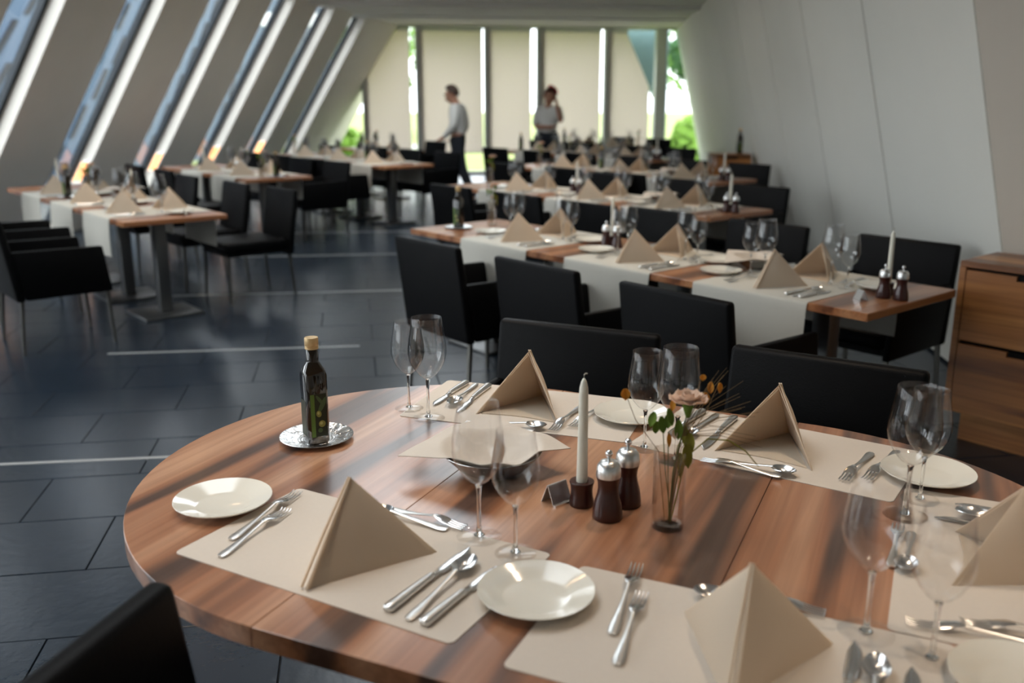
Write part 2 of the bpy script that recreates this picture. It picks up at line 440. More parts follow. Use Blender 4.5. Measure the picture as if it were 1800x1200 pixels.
# light portals (daylight comes in only through the glazing)
def portal(c, normal, sx, sy, up=Vector((0, 0, 1))):
    d = bpy.data.lights.new('daylight_portal', 'AREA'); d.shape = 'RECTANGLE'; d.size = sx; d.size_y = sy
    d.cycles.is_portal = True
    o = bpy.data.objects.new('daylight_portal', d); COL.objects.link(o)
    z = -Vector(normal).normalized(); x = Vector(up).cross(z).normalized(); y = z.cross(x)
    o.matrix_world = Matrix.Translation(c) @ Matrix((x, y, z)).transposed().to_4x4()
upL = (Vector(LP(0, 1)) - Vector(LP(0, 0))).normalized()
nL = Vector((LT[0], LT[1], 0)).cross(upL); nL = nL if nL.x > 0 else -nL
for e in EDGE:
    portal(Vector(LP(e - SW(e) / 2, CEIL / 2 + 0.05, LTH + 0.05)), nL, SW(e) + 0.1, CEIL * math.hypot(1, LK), upL)
portal(Vector(WP(0.4, 1.5, 0.12)), (-WN[0], -WN[1], 0), 9.0, 2.9)
for h0, h1 in HOLES:
    portal(Vector(((HX0 + HX1) / 2, (h0 + h1) / 2, CEIL + 0.25)), (0, 0, -1), HX1 - HX0, h1 - h0, Vector((0, 1, 0)))
    nwin += 1
    w = struct(empty('window_%d' % nwin, ((HX0 + HX1) / 2, (h0 + h1) / 2, CEIL + 0.2))); hx, hy = (HX1 - HX0) / 2, (h1 - h0) / 2  # added rooflight, never in view, brings daylight from overhead
    MB().box(-hx - .05, hx + .05, -hy - .05, hy + .05, 0.001, .012).obj('pane', 'pane', w, smooth=0)
    m1 = MB(); m1.box(-hx - .06, -hx + .02, -hy - .06, hy + .06, .013, .06); m1.box(hx - .02, hx + .06, -hy - .06, hy + .06, .013, .06)
    m1.obj('window_frame', 'mullion', w, smooth=0)

# ------------------------------------------------------------------ floor
GA = R(9.5)                                     # floor grid turned against the camera axis
GC = (math.cos(GA), math.sin(GA)); GD = (-math.sin(GA), math.cos(GA))
fl = MB(); fl.prism([LP(-24.9, 0, 0.1)[:2], (fe[0] + 0.1, -5.3), (fe[0] + 0.1, fe[1]), FP(0, 0, 0.1)[:2], RP(15.4, 0, 0.1)[:2], LP(0.8, 0, 0.1)[:2]], -0.2, -0.012)
floor = struct(fl.obj('floor', 'grout', smooth=0))
TW, TD, GAP = 0.70, 0.432, 0.005
def inside(x, y, m=0.0):
    s = (x - LB[0]) * LT[0] + (y - LB[1]) * LT[1]
    if (x - LB[0]) * LIN[0] + (y - LB[1]) * LIN[1] < m: return False
    if (x - W0[0]) * WN[0] + (y - W0[1]) * WN[1] > -m: return False
    if y > RB[1] + S_A:
        return (x - RB[0]) * RIN[0] + (y - RB[1]) * RIN[1] > m
    return (x - FA[0]) * FIN[0] + (y - FA[1]) * FIN[1] > m and x < fe[0] - 0.3
tile_me = [MB().box(GAP / 2, TW - GAP / 2, GAP / 2, TD - GAP / 2, -0.012, 0.0).mesh('tile', 'slate', bevel=0.0015, seg=1, smooth=0)]
cells = []
for j in range(-8, 52):
    for i in range(-16, 14):
        c0 = (i + (0.5 if j % 2 else 0.0) + 0.12) * TW; d0 = j * TD + 0.11
        x = c0 * GC[0] + d0 * GD[0]; y = c0 * GC[1] + d0 * GD[1]
        cx = x + (TW * GC[0] + TD * GD[0]) / 2; cy = y + (TW * GC[1] + TD * GD[1]) / 2
        if inside(cx, cy, -0.35) and cy > -4.9: cells.append((cy, cx, x, y))
vis = sorted([c for c in cells if c[0] > 1.9 and abs(c[1]) < c[0] * 0.58 + 0.4])[:300]
vs = set(vis)
for c in vis:
    o = bpy.data.objects.new('tile', tile_me[0]); COL.objects.link(o); o.parent = floor
    o.location = (c[2], c[3], random.uniform(-0.0006, 0.0)); o.rotation_euler = (0, 0, GA)
rest = MB()
for c in cells:
    if c in vs: continue
    st = len(rest.v); rest.box(GAP / 2, TW - GAP / 2, GAP / 2, TD - GAP / 2, -0.012, 0.0)
    rest.xf(Matrix.Translation((c[2], c[3], 0)) @ Matrix.Rotation(GA, 4, 'Z'), st)
o = rest.obj('far_tiles', 'slate', floor, smooth=0); o['kind'] = 'stuff'
# pale inlay strips let into the tiles
for k, (x0, x1, x, y) in enumerate([(-2.9, 1.5, -1.90, 3.93), (-2.555, -1.0, -1.8, 5.82), (-3.1, -0.75, -1.84, 7.62), (-2.75, -1.1, -2.26, 9.47), (-2.6, -0.9, -1.5, 11.25)]):
    s = MB().box((x0 - x) / GC[0], (x1 - x) / GC[0], -0.013, 0.013, -0.008, 0.0015).obj('floor_strip', 'inlay', floor, (x, y, 0), R(7.0), smooth=0)

# ------------------------------------------------------------------ outdoors
mb = MB(); mb.box(-45, 60, 20.6, 110, -0.35, -0.25)
o = struct(mb.obj('ground', 'grass', smooth=0))
mb = MB(); mb.box(-30, 12, -20, 20.55, -0.35, -0.25); o = struct(mb.obj('ground_side', 'paving', smooth=0))
mb = MB()
pp = [(-14 + i, 33 + 2.0 * math.sin(i * 0.25)) for i in range(0, 14)]
mb.prism([(x, y) for x, y in pp] + [(x, y + 2.5) for x, y in pp[::-1]], -0.25, -0.23)
struct(mb.obj('path', 'gravel', smooth=0))
def tree(loc, h, r, label, mat, n=1500, trunk=True, seed=1):
    rnd = random.Random(seed); t = empty('tree' if trunk else 'hedge_shrub', loc)
    tag(t, label, 'tree' if trunk else 'shrub', 'greenery beyond the end glazing')
    if trunk: MB().tube([(0, 0, 0), (0.05, 0, h * 0.3), (0, 0.05, h * 0.6)], [0.16, 0.13, 0.06], 8).obj('trunk', 'bark', t)
    m = MB(); blobs = [(rnd.uniform(-.55, .55) * r, rnd.uniform(-.55, .55) * r, h * (rnd.uniform(.35, .85) if trunk else rnd.uniform(.2, .7)), r * rnd.uniform(.35, .6)) for _ in range(14)]
    for _ in range(n):
        b = rnd.choice(blobs); d = Vector((rnd.gauss(0, 1), rnd.gauss(0, 1), rnd.gauss(0, 1))).normalized()
        p = Vector(b[:3]) + d * b[3] * rnd.uniform(.75, 1.02); p.z = max(p.z, 0.02)
        a = d.cross(Vector((rnd.random(), rnd.random(), rnd.random() + .1))).normalized(); c = a.cross(d).normalized(); q = rnd.uniform(.10, .2)
        a = a * q + d * rnd.uniform(-.06, .06); c = c * q * .6
        m.add([p - a, p - c, p + a, p + c], [(0, 1, 2, 3)])
    m.obj('foliage', mat, t, smooth=0)
for i, (x, y, h, r, mat, tr, lb) in enumerate([
        (5.5, 27.5, 5.5, 1.5, 'foliage_d', True, 'dark green tree outside the right-hand pane'),
        (7.2, 34, 6.5, 2.6, 'foliage', True, 'light green tree further right behind the dark one'),
        (4.9, 24.6, 1.3, 0.9, 'foliage', False, 'low bright shrub at the foot of right-hand pane'),
        (-6.0, 44, 7.0, 2.4, 'foliage', True, 'bright tree outside the leftmost triangular pane'),
        (-4.9, 26.5, 1.0, 0.9, 'foliage', False, 'low bright shrub outside the leftmost triangular pane')]):
    tree((x, y, -0.25), h, r, lb, mat, 2600 if tr else 900, tr, i + 3)
# slanting teal wing of the building outside
mb = MB()
v = [WP(2.72, 3.2, 0.9), WP(3.9, 3.2, 0.9), WP(3.9, 1.2, 0.9)]
v2 = [WP(2.72, 3.2, 1.15), WP(3.9, 3.2, 1.15), WP(3.9, 1.2, 1.15)]
mb.add(v + v2, [(0, 2, 1), (3, 4, 5), (0, 1, 4, 3), (1, 2, 5, 4), (2, 0, 3, 5)])
MBp = MB().box(-0.1, 0.1, -0.1, 0.1, 0, 1)
c0 = WP(3.9, 0, 1.02); mb2 = MB().box(c0[0] - 0.08, c0[0] + 0.08, c0[1] - 0.08, c0[1] + 0.08, -0.25, 3.2)
wing = empty('facade_wing', (c0[0], c0[1], -0.25)); tag(wing, 'teal triangular facade wing seen past the cut blind', 'facade')
T0 = Matrix.Translation((-c0[0], -c0[1], 0.25))
mb.xf(T0).obj('fin_panel', 'teal', wing, smooth=0); mb2.xf(T0).obj('post', 'teal', wing, smooth=0)
# blue neighbouring facade seen through the slots
fx = -9.2
nb = empty('neighbour_building', (fx, 8, -0.25)); tag(nb, 'blue-grey clad neighbouring building with dark slanting slits', 'building')
MB().box(-1.5, 0, 2.5, 44, 0, 7.0).obj('wall', 'facade', nb, smooth=0)
sl = MB().hexa([(0.0, 0, 0), (0.03, 0, 0), (0.03, 0.20, 0), (0.0, 0.20, 0), (0.0, 0.85, 0.65), (0.03, 0.85, 0.65), (0.03, 1.05, 0.65), (0.0, 1.05, 0.65)]).mesh('slit', 'slit', smooth=0)
for i in range(26):
    for j in range(8):
        o = bpy.data.objects.new('slit', sl); COL.objects.link(o); o.parent = nb
        o.location = (0.0, 3.0 + i * 0.85 + (0.42 if j % 2 else 0), 0.2 + j * 0.78)

# ------------------------------------------------------------------ lamps
for i, e in enumerate([EDGE[k] for k in range(9, 14)]):
    names = ['warm strip lamp at the foot of the leftmost lit slot', 'warm strip lamp at foot of second lit slot from left', 'warm strip lamp at foot of third lit slot from left',
             'warm strip lamp at foot of fourth lit slot from left', 'warm strip lamp at foot of the lit slot nearest end glazing']
    o = LP(e, 0.6, 0.06); r = empty('strip_lamp', o); tag(r, names[i], 'lamp', 'warm lamps in the wall slots'); T0 = Matrix.Translation(-Vector(o))
    m1 = MB(); LHEX(m1, e - 0.014, e - 0.001, 0.60, 0.86, 0.01, 0.13); m1.xf(T0).obj('housing', 'silver_soft', r, smooth=0)
    m1 = MB(); LHEX(m1, e - 0.018, e - 0.014, 0.62, 0.84, 0.02, 0.12); m1.xf(T0).obj('diffuser', 'warm', r, smooth=0)
dl = Proto('downlight')
dl.part('trim_ring', MB().lathe([(0.05, 0), (0.065, 0), (0.065, 0.012), (0.05, 0.012)], 20, close=True), 'sill')
dl.part('lens', MB().lathe([(0.0, 0.008), (0.05, 0.008), (0.05, 0.011), (0.0, 0.011)], 20), 'downlight')
spots = [(-1.2, 1.2), (0.6, 2.6), (1.2, 0.6), (-0.9, 3.6), (0.9, 5.2), (-2.6, 7.2), (0.9, 8.2), (-2.0, 11.0), (1.2, 11.2)]
for i, (x, y) in enumerate(spots):
    dl.put((x, y, CEIL - 0.012), 0, 'small recessed warm ceiling downlight ' + ('left of the oval table', 'above far side of oval table', 'above front right of oval table', 'above aisle beside oval table', 'above first right-hand row',
        'above front left-hand row', 'above second right-hand row', 'above second left-hand row', 'above third right-hand row')[i], 'lamp', 'ceiling downlights')
    d = bpy.data.lights.new('downlight_beam', 'SPOT'); d.energy = 12; d.color = (1.0, 0.80, 0.60); d.spot_size = R(75); d.spot_blend = 0.7; d.shadow_soft_size = 0.04
    o = bpy.data.objects.new('downlight_beam', d); COL.objects.link(o); o.location = (x, y, CEIL - 0.03)

# ------------------------------------------------------------------ furniture
T = 0.75
# --- chairs
def chair_proto(arms):
    p = Proto('armchair' if arms else 'dining_chair')
    hw = 0.245
    p.part('seat', MB().box(-hw, hw, -0.25, 0.27, 0.395, 0.475), 'leather', bevel=0.022, seg=3)
    bw = 0.283 if arms else 0.25
    b = MB().hexa([(-bw, -0.305, 0.34), (bw, -0.305, 0.34), (bw, -0.25, 0.34), (-bw, -0.25, 0.34),
                   (-bw + .004, -0.375, 0.85), (bw - .004, -0.375, 0.85), (bw - .004, -0.33, 0.85), (-bw + .004, -0.33, 0.85)])
    p.part('backrest', b, 'leather', bevel=0.016, seg=3)
    p.part('seat_frame', MB().box(-hw + .01, hw - .01, -0.25, 0.25, 0.365, 0.394), 'leather', smooth=0)
    if arms:
        for s in (-1, 1):
            x0, x1 = sorted((s * 0.247, s * 0.283))
            a = MB().hexa([(x0, -0.249, 0.345), (x1, -0.249, 0.345), (x1, 0.275, 0.345), (x0, 0.275, 0.345),
                           (x0, -0.305, 0.655), (x1, -0.305, 0.655), (x1, 0.235, 0.645), (x0, 0.235, 0.645)])
            p.part('armrest', a, 'leather', bevel=0.012, seg=2)
    lx = 0.255 if arms else 0.225
    for sx in (-1, 1):
        for y, yb in ((0.24, 0.255), (-0.27, -0.30)):
            t, q = 0.011, 0.008
            x = sx * lx; xb = sx * (lx + 0.012)
            p.part('leg', MB().hexa([(xb - q, yb - q, 0), (xb + q, yb - q, 0), (xb + q, yb + q, 0), (xb - q, yb + q, 0),
                                     (x - t, y - t, 0.366), (x + t, y - t, 0.366), (x + t, y + t, 0.366), (x - t, y + t, 0.366)]), 'leg_metal', smooth=0)
    return p
ARM, SIDE = chair_proto(True), chair_proto(False)
# --- small square tables pushed together in rows
TBL_W, MOD = 0.74, 0.80
tb = Proto('dining_table')
tb.part('tabletop', MB().box(-TBL_W / 2, TBL_W / 2, -MOD / 2 + .001, MOD / 2 - .001, T - 0.035, T), 'oak', bevel=0.003, seg=1)
tb.part('top_plate', MB().box(-0.2, 0.2, -0.2, 0.2, T - 0.045, T - 0.036), 'steel_dark', smooth=0)
tb.part('column', MB().box(-0.045, 0.045, -0.045, 0.045, 0.02, T - 0.045), 'steel_dark', bevel=0.006)
tb.part('base_plate', MB().box(-0.22, 0.22, -0.22, 0.22, 0.0, 0.02), 'steel_dark', bevel=0.004)
# --- tableware
def napkin_proto():
    p = Proto('folded_napkin')
    F, Lc, Rc, A = Vector((0, -0.135, 0)), Vector((-0.118, 0.095, 0)), Vector((0.118, 0.095, 0)), Vector((0, -0.005, 0.162))
    def vee(inset, bulge, th):
        a = A + Vector((0, inset * .5, -inset)); b = F + Vector((0, inset, 0))
        def fn(u, v):
            t = (v - .5) * 2; sd = 1 if t >= 0 else -1
            c = (Rc if sd > 0 else Lc) + Vector((-sd * inset * .3, -inset, 0))
            q = a.lerp(b.lerp(c, abs(t)), u)
            n = (b - a).cross(c - a).normalized()
            if n.x * sd < 0: n = -n
            q = q + n * (bulge * math.sin(math.pi * u) * math.sin(math.pi * min(1, abs(t) * 1.0)) + .0035 * (1 - abs(t)) ** 8)
            return (q.x, q.y, max(q.z, 0.0))
        m = MB(); m.shell(fn, 8, 14, th); m.v = [(x, y, max(z, 0.0)) for x, y, z in m.v]; return m
    p.part('outer_fold', vee(0, .010, .0022), 'napkin', smooth=50)
    p.part('inner_fold', vee(.009, .006, .0015), 'napkin', smooth=50)
    for sd in (1, -1):
        h = MB().tube([F + Vector((sd * .0065, -.003, .004)), F.lerp(A, .5) + Vector((sd * .0050, -.0045, .002)), A + Vector((sd * .0022, -.002, .001))], [.0032, .0030, .0020], 6)
        p.part('hem', h, 'napkin', smooth=60)
    p.part('base_fold', MB().prism([(0, -0.118), (0.102, 0.088), (0.02, 0.078), (-0.02, 0.078), (-0.102, 0.088)], 0.0, 0.003), 'napkin', smooth=0)
    return p
NAP = napkin_proto()
def plate_proto():
    p = Proto('side_plate')
    r = 0.1
    prof = [(0.0, 0.004), (0.052, 0.004), (0.060, 0.006), (0.072, 0.012), (0.097, 0.019), (0.100, 0.0205), (0.1005, 0.0195), (0.098, 0.0165), (0.073, 0.008), (0.062, 0.002), (0.058, 0.0), (0.050, 0.0), (0.049, 0.0015), (0.0, 0.0015)]
    p.part('side_plate', MB().lathe(prof, 40), 'china', smooth=50)
    return p
PLATE = plate_proto()
def knife_proto(L, name='table_knife'):
    p = Proto(name); hl = L * 0.52; y0 = -L / 2
    st = []
    for t in [0, .03, .1, .3, .6, .85, .95, 1.0]:
        w = 0.0085 + 0.0022 * math.cos(t * math.pi) ; w *= (0.75 if t in (0, 1.0) else 1)
        st.append((0, y0 + hl * t, 0.0075, w, 0.0068 if 0 < t < 1 else 0.005))
    p.part('handle', MB().ribbon(st), 'silver_soft', smooth=60)
    bl = L - hl
    st = [(0, y0 + hl - .002, .0070, .0062, .0035), (0, y0 + hl + .012, .0060, .0060, .0028)]
    for t in [.15, .3, .5, .7, .85, .95, 1.0]:
        w = 0.0088 + 0.0024 * math.sin(t * 2.4); off = 0.0
        if t > .8: w *= max(.12, 1 - (t - .8) / .2 * .85); off = -.004 * (t - .8) / .2
        st.append((off, y0 + hl + bl * t, .0045, w, .0012))
    p.part('blade', MB().ribbon(st), 'silver', smooth=60)
    return p
def arch(t): return 0.003 + 0.012 * max(0, math.sin((t - .18) / .82 * math.pi)) ** 1.5 if t > .18 else 0.003
def fork_proto(L, name='table_fork'):
    p = Proto(name); y0 = -L / 2; hl = L * .64
    st = [(0, y0 + hl * t, .0045 + .011 * t * t * 1.0, w, .0017) for t, w in [(0, .006), (.04, .009), (.15, .0098), (.35, .0075), (.65, .0042), (.9, .0036), (1.0, .0046)]]
    p.part('handle', MB().ribbon(st), 'silver_soft', smooth=60)
    m = MB(); hy = y0 + hl - .003
    m.ribbon([(0, hy, .0155, .0046, .0017), (0, hy + .012, .0150, .010, .0014), (0, hy + .024, .0120, .0128, .0013), (0, hy + .036, .009, .0128, .0012)])
    for k in range(4):
        x = -.0105 + .007 * k
        m.ribbon([(x, hy + .034, .0095, .0022, .0012), (x, hy + .05, .0060, .0020, .0011), (x, hy + .072, .0050, .0017, .001), (x, y0 + L, .0090, .0009, .0008)])
    p.part('tines', m, 'silver', smooth=60)
    return p
def spoon_proto(L, name='table_spoon'):
    p = Proto(name); y0 = -L / 2; hl = L * .72
    st = [(0, y0 + hl * t, .0045 + .011 * t * t, w, .0018) for t, w in [(0, .006), (.04, .009), (.15, .0098), (.35, .0072), (.65, .0042), (.95, .0038), (1.0, .0045)]]
    p.part('handle', MB().ribbon(st), 'silver_soft', smooth=60)
    bl = L - hl + .006; cy = y0 + hl - .004 + bl / 2
    def fn(u, v):
        a = 2 * math.pi * v; r = u; w = .021 * (1 - .12 * math.sin(a)); x = r * w * math.cos(a); y = r * bl / 2 * math.sin(a)
        return (x, cy + y, .0035 + .0115 * r ** 2.2)
    m = MB(); m.shell(lambda u, v: fn(.02 + .98 * u, 1 - v), 6, 20, .0014); p.part('bowl', m, 'silver', smooth=70)
    return p
KNIFE, KNIFE2 = knife_proto(.258), knife_proto(.225, 'starter_knife')
FORK, FORK2 = fork_proto(.235), fork_proto(.215, 'starter_fork')
SPOON = spoon_proto(.225)
DFORK, DSPOON = fork_proto(.185, 'dessert_fork'), spoon_proto(.185, 'dessert_spoon')
def glass_proto(name, k=1.0, n=28):
    p = Proto(name)
    def S(l): return [(r * k, z * k) for r, z in l]
    outer = [(.0055, .108), (.010, .111), (.022, .120), (.036, .137), (.047, .158), (.0515, .178), (.0505, .200), (.0465, .228), (.0425, .252), (.0398, .274)]
    inner = [(r - .0011, z) for r, z in outer[::-1][:-2]] + [(.010, .1135), (.0, .1125)]
    p.part('bowl', MB().lathe(S(outer + [(.0393, .2746)] + inner), n), 'glass', smooth=60)
    p.part('stem', MB().lathe(S([(.0, .004), (.011, .0045), (.0062, .009), (.0044, .022), (.0037, .05), (.0038, .08), (.0050, .1), (.0068, .1075), (.0, .1085)]), 12), 'glass_solid', smooth=70)
    p.part('foot', MB().lathe(S([(.0, 0.0), (.043, 0.0), (.0442, .0008), (.043, .0018), (.026, .0032), (.012, .0042), (.0, .0044)]), n), 'glass_foot', smooth=60)
    return p
GT, GS = glass_proto('wine_glass', 1.0), glass_proto('water_glass', 0.89)
# --- table accessories
def mill_proto(name):
    p = Proto(name)
    p.part('body', MB().lathe([(.0, 0), (.029, 0), (.031, .003), (.0305, .012), (.028, .032), (.0225, .052), (.0205, .066), (.0215, .078), (.0245, .09), (.0, .0905)], 24), 'darkwood', smooth=50)
    p.part('cap', MB().lathe([(.0, .0905), (.0248, .0905), (.0252, .1), (.0235, .113), (.0175, .122), (.006, .1245), (.0, .1247)], 24), 'silver_soft', smooth=50)
    p.part('knob', MB().lathe([(.0, .1245), (.003, .1248), (.003, .131), (.0068, .1345), (.0078, .1395), (.0055, .1445), (.0, .146)], 16), 'silver', smooth=60)
    return p
MILL = mill_proto('pepper_mill'); SALT = mill_proto('salt_mill')
def candle_holder_proto():
    p = Proto('candle_holder')
    p.part('candle_holder', MB().lathe([(.0, 0), (.0255, 0), (.0265, .002), (.0262, .008), (.0235, .022), (.0228, .034), (.0245, .046), (.0262, .051), (.0255, .053), (.0135, .053), (.0128, .046), (.0, .046)], 24), 'darkwood', smooth=45)
    return p
HOLD = candle_holder_proto()
CANDLE = Proto('taper_candle')
CANDLE.part('wax', MB().lathe([(.0, 0), (.0118, 0), (.0120, .004), (.0105, .10), (.0096, .195), (.0086, .21), (.0058, .222), (.0022, .229), (.0, .23)], 18), 'wax', smooth=60)
CANDLE.part('wick', MB().tube([(0, 0, .228), (0, 0, .236), (.003, 0, .240), (.007, 0, .2395)], .0012, 6), 'wick')
STAND = Proto('table_sign')
m = MB(); a, b, h, t = .026, .020, .042, .0016
for sg in (1, -1):
    m.hexa([(-a, sg * b, 0), (a, sg * b, 0), (a, sg * (b - t), 0), (-a, sg * (b - t), 0), (-a, sg * t, h), (a, sg * t, h), (a, sg * 0.0002, h), (-a, sg * .0002, h)])
STAND.part('sign_plate', m, 'silver_soft', smooth=0)
STAND.part('lip', MB().box(-a, a, -b - .006, -b + .001, 0, .004), 'silver', smooth=0)
def bottle_proto():
    p = Proto('oil_bottle'); w = .0275; c = .007
    def sq(w, c, z): return [(x, y, z) for x, y in [(-w + c, -w), (w - c, -w), (w, -w + c), (w, w - c), (w - c, w), (-w + c, w), (-w, w - c), (-w, -w + c)]]
    def loft(rings):
        m = MB(); n = len(rings[0]); v = [q for r in rings for q in r]
        f = [tuple(range(n))[::-1], tuple((len(rings) - 1) * n + k for k in range(n))]
        for i in range(len(rings) - 1):
            f += [(i * n + k, i * n + (k + 1) % n, (i + 1) * n + (k + 1) % n, (i + 1) * n + k) for k in range(n)]
        return m.add(v, f)
    p.part('body', loft([sq(w - .003, c, 0), sq(w, c, .004), sq(w, c, .172), sq(w - .003, .008, .184), sq(.0155, .0075, .202), sq(.0142, .008, .206), sq(.0138, .008, .236)]), 'oil', bevel=.0012, seg=1, smooth=40)
    p.part('cap', MB().lathe([(.0, .236), (.0165, .236), (.0168, .239), (.0160, .2405), (.0168, .242), (.0160, .2435), (.0168, .245), (.0168, .262), (.0158, .264), (.0, .2642)], 24), 'cap', smooth=35)
    lb = p.part('label', MB().box(-w + c + .0005, w - c - .0005, -w - .0006, -w - .0001, .02, .128), 'label_dark', smooth=0)
    p.part('stripe', MB().box(-w + c + .001, -w + c + .011, -w - .0011, -w - .0006, .02, .128), 'label_green', parent=lb, smooth=0)
    def blob(cx, cz, rx, rz, rot, y, mat, nm):
        pts = [(cx + rx * math.cos(t) * math.cos(rot) - rz * math.sin(t) * math.sin(rot), cz + rx * math.cos(t) * math.sin(rot) + rz * math.sin(t) * math.cos(rot)) for t in [2 * math.pi * k / 14 for k in range(14)]]
        pts = [(min(max(x, -w + c + .011), w - c - .001), z) for x, z in pts]
        v = [(x, -w - y, z) for x, z in pts] + [(x, -w - .0006, z) for x, z in pts]
        p.part(nm, MB().add(v, [tuple(range(14)), tuple(range(14, 28))[::-1]] + [(k, (k + 1) % 14, 14 + (k + 1) % 14, 14 + k) for k in range(14)]), mat, parent=lb, smooth=0)
    blob(.010, .100, .006, .022, -.5, .0010, 'label_leaf', 'printed_leaf'); blob(.004, .112, .004, .016, .6, .0009, 'label_leaf', 'printed_leaf')
    blob(.000, .078, .0065, .0085, .2, .0012, 'label_olive', 'printed_olive'); blob(-.001, .080, .003, .004, .2, .0014, 'label_olive_hi', 'printed_shine')
    blob(.007, .052, .0085, .0085, -.3, .0012, 'label_olive', 'printed_olive'); blob(.005, .054, .004, .004, .2, .0014, 'label_olive_hi', 'printed_shine')
    blob(.002, .036, .006, .006, .1, .0010, 'label_leaf', 'printed_leaf')
    # same label wraps the side turned to the left
    p.part('side_label', MB().box(-w - .0006, -w - .0001, -w + c + .004, w - c - .0005, .02, .11), 'label_dark', smooth=0)
    return p
OIL = bottle_proto()
def tray_proto():
    p = Proto('silver_tray'); n = 60; prof = [(.0, .003), (.04, .003), (.055, .004), (.062, .007), (.078, .0105), (.088, .0125), (.0905, .0135), (.091, .0125), (.078, .008), (.06, .0015), (.05, 0.0), (.0, 0.0)]
    m = MB(); m.lathe(prof, n)
    v = []
    for i, q in enumerate(m.v):
        r = math.hypot(q[0], q[1]); a = math.atan2(q[1], q[0])
        z = q[2] + (.0012 * math.sin(a * 15) if .06 < r < .086 and q[2] > .004 else 0)
        v.append((q[0], q[1], z))
    m.v = v; p.part('dish', m, 'tray', smooth=50)
    m = MB()
    for r in (.030, .037, .044): m.lathe([(r, .003), (r + .002, .0042), (r + .004, .003)], n)
    p.part('embossed_ring', m, 'tray', smooth=60)
    return p
TRAY = tray_proto()
BOWLP = Proto('bread_bowl')
BOWLP.part('bread_bowl', MB().lathe([(.0, .004), (.045, .004), (.075, .022), (.098, .044), (.112, .058), (.114, .0585), (.1145, .057), (.1, .041), (.078, .018), (.048, .0), (.0, .0)], 40), 'bowl_metal', smooth=60)
def cloth_proto(seed=1):
    p = Proto('bread_cloth'); rnd = random.Random(seed); ph = [rnd.uniform(0, 6) for _ in range(6)]
    def fn(u, v):
        x0 = (u - .5) * .30; y0 = (v - .5) * .30
        x = (x0 - y0) * .7071; y = (x0 + y0) * .7071          # corners point along the axes
        if y < 0: y *= .52                                     # front corner folded into the bowl
        if x > 0: x *= .84
        r = math.hypot(x, y); a = math.atan2(y, x)
        wob = .006 * math.sin(3 * a + ph[0]) * min(1, r / .09) + .004 * math.sin(7 * a + ph[1]) * min(1, r / .1)
        if r < .112: z = .012 + .050 * (r / .112) ** 1.6 + wob * .6 + .004
        else: z = .066 + wob * .6 - .10 * (r - .112) + .010 * math.sin(2 * a + ph[2]) * ((r - .112) / .1)
        return (x, y, max(z, .012))
    m = MB(); m.shell(fn, 34, 34, -.0018); p.part('bread_cloth', m, 'mat', smooth=70); return p
CLOTH = cloth_proto()
def vase_proto(full=True):
    p = Proto('bud_vase')
    p.part('glass', MB().lathe([(.0, 0), (.0305, 0), (.032, .002), (.032, .160), (.0315, .1635), (.0302, .1635), (.0298, .160), (.0295, .014), (.026, .0105), (.0, .010)], 32), 'vase_glass', smooth=50)
    p.part('foot_lens', MB().lathe([(.0, .0005), (.029, .0005), (.029, .0085), (.026, .0098), (.0, .0098)], 28), 'glass', smooth=50)
    return p
VASE = vase_proto()
